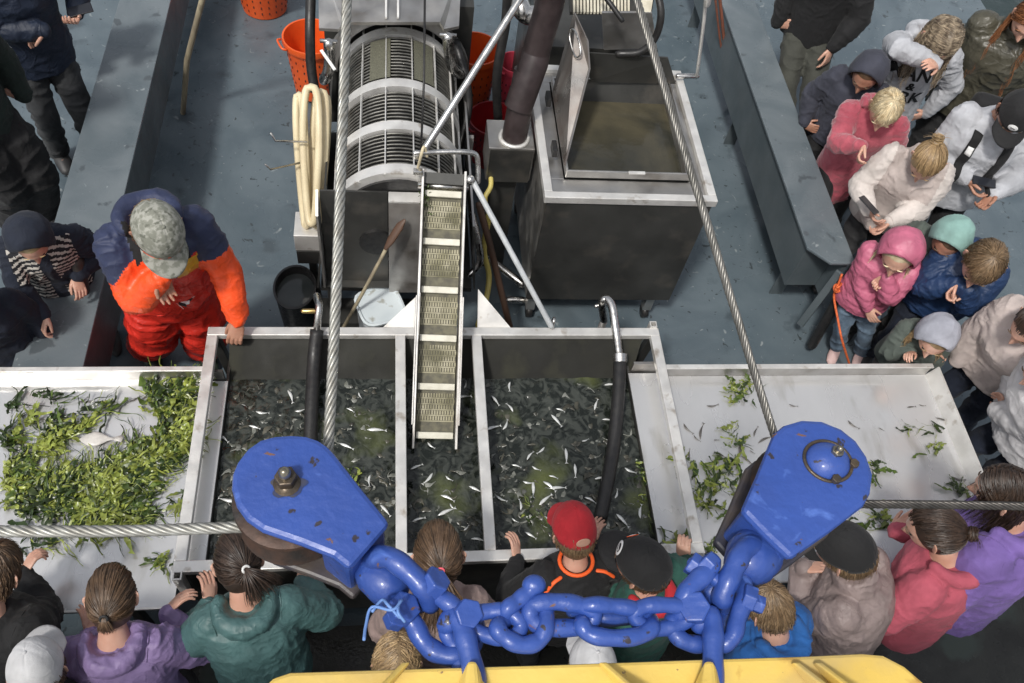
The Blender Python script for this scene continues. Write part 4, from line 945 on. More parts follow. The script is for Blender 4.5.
sleeves_ref = [None]
PEOPLE = {}; GH = GK = GB = 1.0
def person(label, head=None, feet=None, h=1.4, yaw=0, lean=12, side=0, hp=35, hy=0, ht=0, rh=None, lh=None, rc=.35, lc=.35, rpn=None, lpn=None,
           top=None, bottom=None, shoes=None, skin=None, hair='short', hm=None, hat=None, hood=None, hoodm=None, bulk=1.0, puff=.012, hem=.10,
           wr=.010, wsc=11, bare=False, foot_r=None, foot_l=None, headk=1.0, group='people crowded round the sorting tank', loc=None, cat='person',
           chooser=None, hairlen=.26, tie=None, collar=None, shirt=None, seed=0, quilt=False, skirt=0, hlat=None, legk=1.0, wide=False, cuffm=None):
    wr = min(wr, .0095); h = h * GH; bulk = bulk * GB; s = h; seed = seed or (len(PEOPLE) + 1) * 7
    rr = random.Random(seed)
    skin = skin or skin_a
    F0 = V3(-math.sin(R_(yaw)), math.cos(R_(yaw)), 0); Z0 = V3(0, 0, 1); R0 = np.cross(F0, Z0)
    th = R_(lean); sd = R_(side)
    def dirs(t, q=sd):
        U = nrm(Z0 * math.cos(t) + F0 * math.sin(t) + R0 * math.sin(q)); F = nrm(F0 - U * F0.dot(U)); return U, F, np.cross(F, U)
    U1, F1, R1 = dirs(th * .55); U2, F2, R2 = dirs(th); 
    pel = V3(0, 0, .52 * s)
    waist = pel + U1 * .10 * s; chest = waist + U2 * .12 * s; sho = chest + U2 * .075 * s; nb = sho + U2 * .03 * s
    Un = nrm(U2 * .75 + Z0 * .1 + F2 * .45 * math.sin(R_(hp)) + F0 * .1)
    hs = (.82 + .18 * min(1.05, max(0, (h - 1.0) / .75))) * 1.12 * headk * GK
    # head frame
    hyw = R_(yaw + hy); Fh0 = V3(-math.sin(hyw), math.cos(hyw), 0); p_ = R_(hp)
    Hf = Fh0 * math.cos(p_) - Z0 * math.sin(p_); Hu = Z0 * math.cos(p_) + Fh0 * math.sin(p_); Hr = np.cross(Hf, Hu)
    if ht:
        c_, s_ = math.cos(R_(ht)), math.sin(R_(ht)); Hr, Hu = Hr * c_ + Hu * s_, Hu * c_ - Hr * s_
    HM = np.array([Hr, Hf, Hu]).T
    nt_ = nb + Un * .055 * s
    hc_ = nt_ + Hu * .075 * hs + Hf * .02 * hs
    if head is not None:
        P = at(head[0], head[1], hc_[2]); off = V3(P[0] - hc_[0], P[1] - hc_[1], 0)
    elif feet is not None:
        P = at(feet[0], feet[1], 0); off = V3(P[0], P[1], 0)
    else: off = V3(loc[0], loc[1], 0)
    for v in (pel, waist, chest, sho, nb, nt_, hc_): v += off
    root = thing('person', off, label, cat, group); PEOPLE[label] = (root, hc_, HM, hs)
    k = s / 1.75
    # ---- arms
    sw = .112 * s * (1.0 if bulk <= 1 else 1.03)
    l1, l2 = .165 * s, .145 * s
    arms = {}
    for sg, tgt, cu, pn in ((1, rh, rc, rpn), (-1, lh, lc, lpn)):
        S = sho + R2 * sg * sw - U2 * .012 * s
        if tgt is None: T = pel + R0 * sg * .15 * s + F0 * .06 * s - Z0 * .03 * s
        elif tgt[0] == 'b': T = chest + R2 * tgt[1] * s + F2 * tgt[2] * s + U2 * tgt[3] * s
        elif tgt[0] == 'h': T = hc_ + HM @ (np.array(tgt[1:4]) * hs)
        else: T = at(*tgt)
        hint = (R2 * sg * 1.2 + U2 * .15 - F2 * .2) if wide else (R2 * sg * .7 - U2 * .8 - F2 * .3)
        E, T = ik(S, T, l1, l2, hint)
        if pn is None: pn_v = nrm(F0 * .0 + Z0 * .7 + R0 * sg * .7)
        elif isinstance(pn, str) and pn == 'face': pn_v = -Hf
        else: pn_v = nrm(R0 * pn[0] + F0 * pn[1] + Z0 * pn[2])
        arms[sg] = (S, E, T, cu, pn_v)
    # ---- legs
    legs = {}
    for sg, ft in ((1, foot_r), (-1, foot_l)):
        Hh = pel + R0 * sg * .055 * s - Z0 * .02 * s
        if ft is not None: q = at(ft[0], ft[1], 0); T = V3(q[0], q[1], .045 * s)
        else: T = off + R0 * sg * (.07 * s) + F0 * (.03 * s * sg) + V3(0, 0, .045 * s)
        kx = 1.0 if ft is None else min(1.12, max(1.0, np.linalg.norm(T - Hh) / (.475 * s))); K, T = ik(Hh, T, .25 * s * kx, .235 * s * kx, F0)
        legs[sg] = (Hh, K, T)
    # ---- body (skin) : one continuous surface
    b = MB()
    def ring(c, rx, ry, Rv=R2, Fv=F2): return c, Rv * rx * s, Fv * ry * s
    RG = [ring(pel - Z0 * .05 * s, .06, .05, R0, F0), ring(pel, .088, .062, R1, F1), ring(waist, .075, .055, R1, F1), ring(chest, .088, .062), ring(sho - U2 * .01 * s, .09, .05), ring(nb, .042, .04), ring(nt_, .032, .034)]
    b.loft([r[0] for r in RG], [r[1] for r in RG], [r[2] for r in RG], 16)
    b.tube([nb - Un * .02 * s, nt_, hc_ - Hu * .03 * hs - Hf * .02 * hs], [.034 * s, .032 * s, .036 * s], 14)
    for sg in (1, -1):
        S, E, T, cu, pn_v = arms[sg]
        limb(b, S, E, T, (.030 * s, .026 * s, .021 * s, .022 * s, .0155 * s))
        Hh, K, A_2 = legs[sg]
        limb(b, Hh, K, A_2, (.048 * s, .044 * s, .032 * s, .031 * s, .02 * s))
        b.ell(A_2 + F0 * .02 * s - Z0 * .012 * s, np.array([R0, F0, Z0]).T, (.018 * s, .05 * s, .018 * s), 14, 8)
    V, F, _m = b.data(); V, F, N_ = remesh(V, F, .012, 3)
    mi = [0] * len(F); Vs = [V]; Fs = list(map(tuple, F)); nV = len(V)
    hv = (HEADV * hs) @ HM.T + hc_; Vs.append(hv); Fs += [tuple(i + nV for i in f) for f in HEADF]; mi += HEADMI.tolist(); nV += len(hv)
    for sg in (1, -1):
        S, E, T, cu, pn_v = arms[sg]; d = nrm(T - E)
        up = pn_v - d * pn_v.dot(d)
        if np.linalg.norm(up) < .1: up = np.cross(d, R0)
        up = nrm(up); xx = np.cross(d, up)
        Vh, Fh = hand_template(cu, sg if True else 1); kk = .98 * (k * .75 + .25)
        Vh = (Vh * kk) @ np.array([xx, d, up]).T + T
        Vs.append(Vh); Fs += [tuple(i + nV for i in f) for f in Fh]; mi += [0] * len(Fh); nV += len(Vh)
    mesh_obj('body', np.vstack(Vs), Fs, [skin, lip_m], root, True, 0, mi)
    # eyes and brows
    for sg in (-1, 1):
        b = MB(); b.ell(hc_ + HM @ (V3(sg * .031, .0815, .001) * hs), HM, (.0115 * hs, .0075 * hs, .0055 * hs), 12, 8); b.build('eye', eye_m, root)
        b = MB(); b.tube([hc_ + HM @ (V3(sg * q_, .098 - abs(q_ - .03) * .35, .024 + (.004 if abs(q_ - .032) < .01 else 0)) * hs) for q_ in (.016, .026, .036, .047)], [.002 * hs, .003 * hs, .003 * hs, .0015 * hs], 6); b.build('eyebrow', brow_m if hm in (None, H_dark, H_brown) else hm, root)
    # ---- jacket
    if top is not None:
        b = MB(); p = puff; B_ = bulk
        RG = [ring(pel - Z0 * hem * .55 * s - Z0 * skirt * s, .100 * B_ + .2 * skirt, .078 * B_ + .15 * skirt, R0, F0), ring(pel - Z0 * .02 * s, .104 * B_, .080 * B_, R0, F0), ring(waist, .098 * B_, .076 * B_, R1, F1), ring(chest, .108 * B_, .082 * B_),
              ring(sho - U2 * .018 * s, .104 * B_, .068 * B_), ring(sho + U2 * .012 * s, .075, .056), ring(nb + U2 * .004 * s, .048, .048)]
        RG = [(c, a * (1 + p / (.1 * s)), f * (1 + p / (.08 * s))) for c, a, f in RG]
        b.loft([r[0] for r in RG], [r[1] for r in RG], [r[2] for r in RG], 20)
        for sg in (1, -1):
            S, E, T, cu, pn_v = arms[sg]; T2 = E + (T - E) * .93
            limb(b, S - R2 * sg * .018 * s - U2 * .006 * s, E, T2, (.046 * s * B_ + p * .4, .040 * s * B_ + p * .8, .035 * s * B_ + p * .8, .032 * s * B_ + p * .7, .022 * s * B_ + p * .4))
        if hood == 'down':
            cc = nb - F2 * .035 * s + U2 * .008 * s; P = []
            for a in np.linspace(R_(-20), R_(200), 12): P.append(cc + R2 * math.cos(a) * .068 * s - F2 * (math.sin(a) * .062 * s - .02 * s) + U2 * (.012 * s - .03 * s * max(0, math.sin(a))))
            b.tube(P, [.018 * s + .012 * s * max(0, math.sin(a)) for a in np.linspace(R_(-20), R_(200), 12)], 12, round_caps=True)
        elif hood == 'up' or collar:
            b.tube([nb - U2 * .01 * s, nb + Un * (.05 if hood == 'up' else .04) * s], [.062 * s, .055 * s], 16)
        V, F, _m = b.data(); V, F, N_ = remesh(V, F, .0095 if s > 1.5 else .0082, 3)
        # folds: ridges that run across the sleeves and down the back
        Q = V * wsc * .55; best = np.full(len(V), 1e9); addv = np.zeros_like(V)
        for A_, B2 in [(pel, nb)] + [(arms[g_][0], arms[g_][1]) for g_ in (1, -1)] + [(arms[g_][1], arms[g_][2]) for g_ in (1, -1)]:
            d_ = B2 - A_; LL = np.linalg.norm(d_); d_ = d_ / LL; tt_ = (V - A_) @ d_; dist = np.linalg.norm(V - (A_ + np.clip(tt_, 0, LL)[:, None] * d_), axis=1) - (.05 * s if A_ is pel else 0)
            mk = dist < best; best[mk] = dist[mk]; addv[mk] = (d_[None, :] * tt_[:, None] * wsc * (.3 if A_ is pel else .75))[mk]
        Q = Q + addv; warp = (vnoise(V * 6, seed + 9) - .5)[:, None] * 2.6
        w1 = np.clip(ridged(Q + warp + seed, seed), 0, 1) ** 3; w2 = np.clip(ridged(Q * 2.1 + warp + 3.3, seed + 1), 0, 1) ** 3; w0 = vnoise(V * wsc * .4, seed + 2); am = vnoise(V * 5, seed + 4) * 1.5
        V = V + N_ * ((w1 * am - .25) * wr * 1.15 + (w2 * am - .25) * wr * .65 + (w0 - .5) * wr * .5)[:, None]
        if quilt:
            hgt = (V - pel) @ U2; V = V + N_ * (np.abs(np.sin(hgt * math.pi / .06)) ** .6 * .005)[:, None]
        mats = top if isinstance(top, (list, tuple)) else [top]; mi = None
        if chooser is not None:
            C = np.array(V)[np.array(F)].mean(1) if all(len(f) == 4 for f in F[:1]) and len({len(f) for f in F}) == 1 else np.array([V[list(f)].mean(0) for f in F])
            info = dict(pel=pel, chest=chest, sho=sho, nb=nb, arms=arms, R=R2, F=F2, U=U2, s=s, waist=waist)
            mi = chooser(C, info)
        jk = mesh_obj('jacket', V, list(map(tuple, F)), list(mats), root, True, 0, mi)
        PEOPLE[label] = (root, hc_, HM, hs, V, F, dict(chest=chest, R=R2, F=F2, U=U2, s=s, arms=arms, nb=nb, pel=pel, sho=sho, waist=waist))
        for sg in (1, -1):
            S, E, T, cu, pn_v = arms[sg]; d_ = nrm(T - E); r_ = .0225 * s * bulk + puff * .35
            MB().tube([T - d_ * .030 * s, T - d_ * .004 * s], [r_ * 1.02, r_ * .9], 20).build('cuff', cuffm or (mats[1] if len(mats) == 2 and chooser is sleeves_ref[0] else mats[0]), jk, auto=50)
    # ---- hood up
    if hood == 'up':
        hmat = hoodm or (top[0] if isinstance(top, (list, tuple)) else top)
        V, F = shell(hc_ - Hf * .004 * hs + Hu * .004 * hs, HM, np.array([.105, .122, .138]) * hs, V3(0, -1, .15), lambda p: 112 + 14 * math.cos(p) * 0 - 22 * max(0, math.cos(p)) * 0 + 6 * math.sin(p) ** 2, .011 * hs, 18, 40)
        N_ = nrm_rows(V - hc_); V = V + N_ * ((ridged(V * 14, seed) ** 2 - .3) * .010)[:, None]
        # the back of the hood runs down into the collar
        low = ((V - hc_) @ Hu) < -.05 * hs
        V[low] += (nb - hc_ + Hu * .11 * hs)[None, :] * .35
        mesh_obj('hood', V, F, hmat, root)
        # rolled edge
    # ---- trousers
    if bottom is not None:
        b = MB()
        RG = [ring(pel - Z0 * .075 * s, .085 * legk ** .6, .07 * legk ** .6, R0, F0), ring(pel - Z0 * .02 * s, .097 * legk ** .5, .074 * legk ** .5, R0, F0), ring(pel + U1 * .06 * s, .088, .067, R1, F1)]
        b.loft([r[0] for r in RG], [r[1] for r in RG], [r[2] for r in RG], 18)
        for sg in (1, -1):
            Hh, K, A_2 = legs[sg]
            if bare: limb(b, Hh, Hh + (K - Hh) * .6, Hh + (K - Hh) * 1.0, (.062 * s, .056 * s, .055 * s, .053 * s, .050 * s))
            else: limb(b, Hh, K, A_2 + (K - A_2) * .06, (.060 * s, .054 * s * legk, .044 * s * legk, .042 * s * legk, .040 * s * legk))
        V, F, _m = b.data(); V, F, N_ = remesh(V, F, .012, 4)
        V = V + N_ * ((np.clip(ridged(V * np.array([7, 7, 16]) + seed, seed + 5), 0, 1) ** 3 - .25) * .014 * legk)[:, None]
        mesh_obj('trousers', V, list(map(tuple, F)), bottom, root)
    # ---- shoes
    shoes = shoes or M('dark_shoes', (.02, .02, .022), (.035, .035, .035), rough=.5)
    for sg in (1, -1):
        Hh, K, A_2 = legs[sg]; c = V3(A_2[0], A_2[1], 0); b = MB()
        C = [c + F0 * q_ * s + Z0 * z_ * s for q_, z_ in ((-.035, .022), (-.02, .030), (.01, .033), (.05, .024), (.09, .018), (.108, .014))]
        b.loft(C, [R0 * w_ * s for w_ in (.012, .026, .028, .031, .026, .008)], [Z0 * w_ * s for w_ in (.014, .03, .033, .022, .016, .006)], 16)
        b.tube([c + Z0 * .03 * s, c + Z0 * .062 * s], [.027 * s, .026 * s], 14)
        b.build('shoe', shoes, root)
    # ---- hair and hat
    if hm is not None: make_hair(root, hc_, HM, hs, hair, hm, rr, hairlen, tie, hat is not None or hood == 'up', U2)
    if hat: make_hat(root, hc_, HM, hs, hat)
    return root
def nrm_rows(v): return v / (np.linalg.norm(v, axis=1)[:, None] + 1e-9)

def make_hair(root, c, HM, hs, style, mat, rr, length, tie, covered, U2):
    b = MB(); Hr, Hf, Hu = HM.T; rad = np.array([.0775, .099, .1185]) * hs
    back = {'short': 118, 'pony': 128, 'long': 138, 'bun': 128, 'curly': 138}[style]
    def tm(p):
        c_ = math.cos(p)                       # phi 0 = front
        return (62 if c_ > .8 else 62 + (back - 62) * min(1, (.8 - c_) / 1.1) ** .8)
    V, F = shell(V3(0, 0, 0), I3, rad * 1.015, V3(0, -.25, 1), tm, .003, 14, 36)
    b.add(V @ HM.T + c, F)
    def surf(d, e=1.03): d = nrm(d); return d * rad * e
    n = {'short': 1300, 'pony': 1100, 'long': 900, 'bun': 1100, 'curly': 900}[style]
    if covered: n = n // 2
    down_l = HM.T @ V3(0, 0, -1)
    tie_d = nrm(V3(0, -1, .05) if tie is None or isinstance(tie, str) else V3(*tie[:3]))
    part = rr.uniform(-.15, .15)
    k = 0
    while k < n:
        d = nrm(V3(rr.gauss(0, 1), rr.gauss(0, 1), rr.gauss(.35, 1)))
        if d[1] > .28 and d[2] < .55: continue
        if d[2] < -.45: continue
        if d[2] < .0 and d[1] > -.1: continue
        if covered and (d[2] > .45 or (style == 'short' and d[2] < -.15)): continue
        k += 1
        e = 1.02 + rr.random() * .05; P = []; w = rr.uniform(.0010, .0022) * hs
        if style == 'short':
            away = nrm(d - V3(0, -.25, .95)); sw_ = V3(rr.uniform(-.15, .25), rr.uniform(-.1, .2), 0); L = rr.uniform(.45, .75); p = d
            for i in range(6):
                P.append(surf(p, e + .022 * math.sin(i / 5 * 2.4))); p = nrm(p + (away + sw_) * L / 5)
        elif style in ('pony', 'bun'):
            for i in range(8):
                t = i / 7; q = nrm(d * (1 - t) + tie_d * t + V3(0, 0, -.12 * math.sin(math.pi * t)) * (1 if d[2] < .3 else -1) * .3)
                P.append(surf(q, e * (1 - .02 * t) + .02 * t))
        else:
            if abs(d[0] - part) < .0: continue
            p = d; sidev = V3(math.copysign(1, d[0] - part), 0, 0); L = rr.uniform(.7, 1.1) * length * hs; cur = surf(p, e)
            wv = .010 if style == 'curly' else .003; ph = rr.uniform(0, 6); fr = rr.uniform(1.2, 2.0)
            step = L / 11 + .012
            on = True
            for i in range(15):
                ofs = V3(math.sin(i * fr + ph), math.cos(i * fr * .8 + ph), 0) * wv * min(1, i / 3)
                P.append(cur + ofs)
                if on:
                    tdir = sidev * .8 + V3(0, -.35, -.55) if i < 4 else down_l
                    nn = nrm(cur / rad ** 2); tdir = tdir - nn * nn.dot(tdir); cur = cur + nrm(tdir) * step
                    dd = nrm(cur / rad); cur = dd * rad * e
                    if cur[2] < -.02 * hs or (i > 3 and nn.dot(down_l) > .15): on = False
                else:
                    cur = cur + (down_l * .96 + nrm(V3(cur[0], cur[1], 0)) * .10) * step
        P = np.array(P); m_ = len(P); tp = np.linspace(1, .35, m_)
        if rr.random() < .10: P = P * (1 + np.linspace(0, .10, m_) * rr.random())[:, None]
        jt = V3(rr.gauss(0, 1), rr.gauss(0, 1), rr.gauss(0, 1)) * .0022; P = P + jt[None, :] * np.sin(np.linspace(0, 3.0 + 3 * rr.random(), m_))[:, None]

        b.tube(P @ HM.T + c, w * tp * 1.1, 4, flat=.6)
    tl = HM @ surf(tie_d, 1.10) + c
    if style == 'pony':
        dn = V3(0, 0, -1)
        outv = HM @ nrm(tie_d)
        for i in range(260):
            L = length * hs * rr.uniform(.6, 1.0); a = rr.uniform(0, 6.28); q = math.sqrt(rr.random()) * .016
            sp = HM @ V3(math.cos(a), 0, math.sin(a)); cur = tl + sp * q * .5; P = []
            dirv = nrm(outv * .7 + dn * .5 + sp * .25)
            for j in range(9):
                P.append(cur.copy()); dirv = nrm(dirv + dn * .28 + sp * (-.05 if j > 4 else .03) + V3(rr.uniform(-.1, .1), rr.uniform(-.1, .1), 0)); cur = cur + dirv * L / 8
            b.tube(P, np.linspace(1, .3, 9) * .0021, 4, flat=.7)
        b.build('hair', mat, root, auto=80)
        tb = MB(); a = np.linspace(0, 2 * math.pi, 14, endpoint=False); u = nrm(np.cross(outv, V3(0, .1, 1))); w_ = np.cross(outv, u)
        tb.tube([tl + outv * .004 + (u * math.cos(x) + w_ * math.sin(x)) * .013 for x in a], .0055, 8, closed=True)
        tb.build('hair_tie', TIES.get(tie if isinstance(tie, str) else '', TIES['']) if not isinstance(tie, (tuple, list)) or len(tie) < 4 else tie[3], root)
        return
    if style == 'bun':
        outv = HM @ nrm(tie_d); u = nrm(np.cross(outv, V3(0, .1, 1))); w_ = np.cross(outv, u)
        for i in range(120):
            a0 = rr.uniform(0, 6.28); r_ = rr.uniform(.008, .030) * hs; hgt = rr.uniform(.0, .030) * hs; tilt = rr.uniform(-.4, .4)
            P = [tl + outv * (hgt + tilt * r_ * math.sin(a)) + (u * math.cos(a + a0) + w_ * math.sin(a + a0)) * r_ for a in np.linspace(0, 3.6, 10)]
            b.tube(P, .0023, 4)
        for i in range(9):
            P = [tl + outv * .02]; dv = nrm(outv + u * rr.uniform(-1, 1) + w_ * rr.uniform(-1, 1))
            for j in range(5): dv = nrm(dv + V3(0, 0, -.3)); P.append(P[-1] + dv * .018)
            b.tube(P, np.linspace(1, .3, 6) * .0016, 4)
    b.build('hair', mat, root, auto=80)
TIES = {'': M('elastic_dark', (.02, .02, .02), rough=.7), 'pink': M('elastic_pink', (.8, .12, .16), rough=.6), 'white': M('elastic_white', (.7, .7, .68), rough=.6)}

def make_hat(root, c, HM, hs, hat):
    kind = hat['kind']; m = hat['mat']; Hr, Hf, Hu = HM.T
    if kind == 'cap':
        rad = np.array([.088, .108, .122]) * hs; o = c + Hu * .012 * hs
        V, F = shell(V3(0, 0, 0), I3, rad, V3(0, -.12, 1), lambda p: 86 + 5 * (math.cos(p) < -.3), .004, 16, 48)
        # six panels: fine seams
        ang = np.arctan2(V[:, 0], V[:, 1]); sm_ = np.exp(-(np.abs(((ang + math.pi / 6) % (math.pi / 3)) - math.pi / 6) * np.hypot(V[:, 0], V[:, 1]) / .003) ** 2)
        V = V * (1 - .018 * sm_)[:, None]
        cp = mesh_obj('cap', V @ HM.T + o, F, m, root)
        b = MB(); rows = []
        for i in range(9):
            t = i / 8; row = []
            for j in range(15):
                a = R_(-62 + 124 * j / 14)
                base = V3(math.sin(a) * rad[0], math.cos(a) * rad[1] * 1.0, .012 * hs)
                ext = .075 * hs * math.cos(a * .82) ** 1.1
                p = base + V3(math.sin(a) * .1, 1, 0) * ext * t + V3(0, 0, -.016 * hs * (math.sin(a) ** 2) - .012 * hs * t)
                row.append(p)
            rows.append(row)
        V = np.array(rows).reshape(-1, 3); V2 = V + V3(0, 0, -.005)
        F = []
        for i in range(8):
            for j in range(14): F.append((i * 15 + j, i * 15 + j + 1, (i + 1) * 15 + j + 1, (i + 1) * 15 + j)); F.append(tuple(135 + q for q in (i * 15 + j, (i + 1) * 15 + j, (i + 1) * 15 + j + 1, i * 15 + j + 1)))
        for j in range(14): F.append((8 * 15 + j, 8 * 15 + j + 1, 135 + 8 * 15 + j + 1, 135 + 8 * 15 + j)); 
        for i in range(8): F.append((i * 15, (i + 1) * 15, 135 + (i + 1) * 15, 135 + i * 15)); F.append((i * 15 + 14, 135 + i * 15 + 14, 135 + (i + 1) * 15 + 14, (i + 1) * 15 + 14))
        mesh_obj('peak', np.vstack([V, V2]) @ HM.T + o, F, hat.get('peak', m), cp)
        b = MB(); b.ell(o + Hu * rad[2] * .99 - Hf * .0 + Hf * -.012 * hs, HM, (.008, .008, .005), 10, 6); b.build('button', m, cp)
        if hat.get('strap'):
            MB().ell(o - Hf * (rad[1] + .001) * .985 + Hu * .02 * hs, HM, (.03 * hs, .004, .02 * hs), 16, 8).build('strap_gap', hat['strap'], cp)
        for (px_, pz_, r_, ms, nm) in hat.get('badges', []):
            d = nrm(V3(px_, math.sqrt(max(0, 1 - px_ ** 2 - pz_ ** 2)), pz_)); p = o + HM @ (d * rad * 1.01); nn = HM @ nrm(d / rad)
            u = nrm(np.cross(Hu, nn)); w_ = np.cross(nn, u); Mx = np.array([u, w_, nn]).T
            bd = MB().ell(p, Mx, (r_ * hs, r_ * .8 * hs, .003), 20, 6).build(nm, ms[0], cp)
            MB().ell(p + nn * .002, Mx, (r_ * .62 * hs, r_ * .5 * hs, .003), 16, 6).build('emblem', ms[1], bd)
            MB().obox(p + nn * .0045, Mx, (r_ * .9 * hs, r_ * .16 * hs, .002)).build('emblem', ms[2], bd)
        return cp
    if kind == 'beanie':
        rad = np.array([.094, .114, .128]) * hs
        V, F = shell(V3(0, 0, 0), I3, rad, V3(0, -.3, 1), lambda p: 84, .006, 16, 48)
        V = V @ HM.T + c + Hu * .012 * hs; V = V + nrm_rows(V - c) * ((ridged(V * 18, 5) - .4) * .008)[:, None]
        hb = mesh_obj('cap', V, F, m, root)
        return hb
# ---- clothes
navy = cloth('navy_fabric', (.018, .026, .05)); navyd = cloth('dark_navy_fabric', (.008, .013, .028)); blackc = cloth('black_fabric', (.009, .009, .010)); char = cloth('charcoal_fabric', (.03, .03, .032))
slate = cloth('slate_fabric', (.045, .048, .068)); rosefur = cloth('rose_fleece', (.42, .085, .115), (.30, .05, .075), bump=.003, bscale=90, sheen=.4)
greyw = cloth('light_grey_sweat', (.46, .47, .50)); cream = cloth('cream_fabric', (.66, .60, .56)); beige = cloth('beige_fabric', (.50, .43, .40)); olive = shiny('olive_leather', (.075, .07, .05), rough=.38)
pinkq = shiny('pink_quilt', (.56, .15, .24), rough=.5); mint = cloth('mint_fabric', (.25, .42, .38)); bluen = shiny('blue_padded', (.015, .04, .11), rough=.55); grn = cloth('grey_green_fabric', (.09, .11, .095))
hoodg = cloth('pale_grey_hood', (.40, .41, .47)); offw = cloth('off_white_sweat', (.60, .59, .60)); purple = shiny('lilac_shell', (.25, .18, .36), rough=.55); teal = shiny('teal_shell', (.07, .15, .15), rough=.5)
mauve = cloth('dusty_mauve', (.26, .19, .18)); taupe = shiny('taupe_shell', (.28, .22, .21), rough=.55); pinkh = cloth('pink_hoodie', (.46, .09, .13)); violet = cloth('violet_hoodie', (.19, .12, .38)); blueh = cloth('bright_blue_hoodie', (.02, .13, .42))
greenj = cloth('dark_green_jacket', (.02, .085, .065)); redc = cloth('red_fabric', (.5, .02, .03), bump2=.002); denim = cloth('denim', (.14, .20, .27), (.08, .12, .17), scale=20); khaki = cloth('olive_trousers', (.05, .052, .042)); jeansb = cloth('black_jeans', (.02, .022, .024), (.04, .042, .045))
ornj = shiny('oilskin_orange', (1.0, .10, .02), rough=.42, bump2=.003); redbib = shiny('oilskin_red', (.60, .032, .02), rough=.32, bump2=.004); yelbib = shiny('oilskin_yellow', (.62, .34, .03), rough=.4)
whitem = M('white_print', (.75, .75, .74), rough=.6); blackprint = M('black_print', (.006, .006, .007), rough=.6); orangep = M('orange_trim', (.85, .12, .02), rough=.6)
striped_b = cloth('stripe_dark', (.012, .013, .018)); striped_w = cloth('stripe_white', (.6, .57, .52)); camo = M('camo_cloth', (.34, .34, .30), (.20, .205, .17), scale=38, rough=.85, lo=.42, hi=.56, dirt=(.12, .125, .10), dscale=34, dlo=.56, dhi=.66, bump=.0006, bscale=400)
capblack = cloth('cap_black', (.012, .012, .013), bump2=.002); capwhite = cloth('cap_white', (.62, .62, .63), bump2=.003); pale_shoe = M('pale_pink_shoe', (.6, .42, .4), rough=.6)

def arm_part(t0, sides=(1, -1), seg='fore'):
    def f(C, I):
        out = np.zeros(len(C), int)
        for sg in sides:
            S, E, T = I['arms'][sg][:3]; s = I['s']
            for A, B, lo_ in ((E, T, -.1), (S, E, t0)):
                d = B - A; L = d.dot(d); t = ((C - A) @ d) / L; dist = np.linalg.norm(C - (A + np.clip(t, 0, 1)[:, None] * d), axis=1)
                out[(dist < .075 * s) & (t > lo_) & (t < 1.2)] = 1
        return out
    return f
def sleeves(C, I):
    out = np.zeros(len(C), int)
    lat = (C - I['chest']) @ I['R']; out[np.abs(lat) > .105 * I['s']] = 1
    for sg in (1, -1):
        S, E, T = I['arms'][sg][:3]; d = T - E; t = np.clip(((C - E) @ d) / d.dot(d), 0, 1); out[np.linalg.norm(C - (E + t[:, None] * d), axis=1) < .06 * I['s']] = 1
    return out
sleeves_ref[0] = sleeves
def stripes(C, I):
    lat = (C - I['chest']) @ I['R']; fr = (C - I['chest']) @ I['F']; up = (C - I['pel']) @ I['U'] + lat * .35 * np.sign(lat)
    out = np.zeros(len(C), int); zone = (fr > .015 * I['s']) & (np.abs(lat) < .11 * I['s']) & (np.abs(lat) > .022 * I['s']); S = I['s']
    for sg in (1, -1):
        Sx, E, T = I['arms'][sg][:3]; d = T - E; t = np.clip(((C - E) @ d) / d.dot(d), 0, 1); zone &= np.linalg.norm(C - (E + t[:, None] * d), axis=1) > .052 * S
    out[zone] = 1; out[zone & ((up / .030) % 1 < .45)] = 2
    return out
def trackstripe(C, I):
    out = np.zeros(len(C), int)
    for sg in (1, -1):
        S, E, T = I['arms'][sg][:3]
        for A, B in ((S, E), (E, T)):
            d = nrm(B - A); r = C - A; t = r @ d; perp = r - t[:, None] * d; outv = I['R'] * sg; outv = nrm(outv - d * outv.dot(d)); w = np.cross(d, outv)
            a = np.arctan2(perp @ w, perp @ outv); ok = (t > -.05) & (t < np.linalg.norm(B - A) + .02) & (np.linalg.norm(perp, axis=1) < .09)
            out[ok & (((a + .55) / .37 % 1) < .45) & (np.abs(a) < .55)] = 1
    return out
def phone(p, fdir, up, label, mat=None, w=.072, l=.15, screen=None):
    f = nrm(fdir); u = nrm(np.asarray(up, float) - f * np.dot(f, up)); x = np.cross(f, u); Mx = np.array([x, f, u]).T
    t = thing('mobile_phone', p, label, 'phone'); MB().obox(p, Mx, (w, l, .009)).build('phone_body', mat or M('phone_black', (.015, .015, .018), rough=.25), t, smooth=False, bevel=.003)
    MB().obox(p + u * .0052, Mx, (w * .92, l * .94, .001)).build('screen', screen or M('phone_glass', (.02, .022, .028), rough=.08), t, smooth=False)
    return t
def hand_pos(label, sg):
    I = PEOPLE[label][6]; S, E, T, cu, pn = I['arms'][sg]; return T + nrm(T - E) * .06, nrm(T - E), I

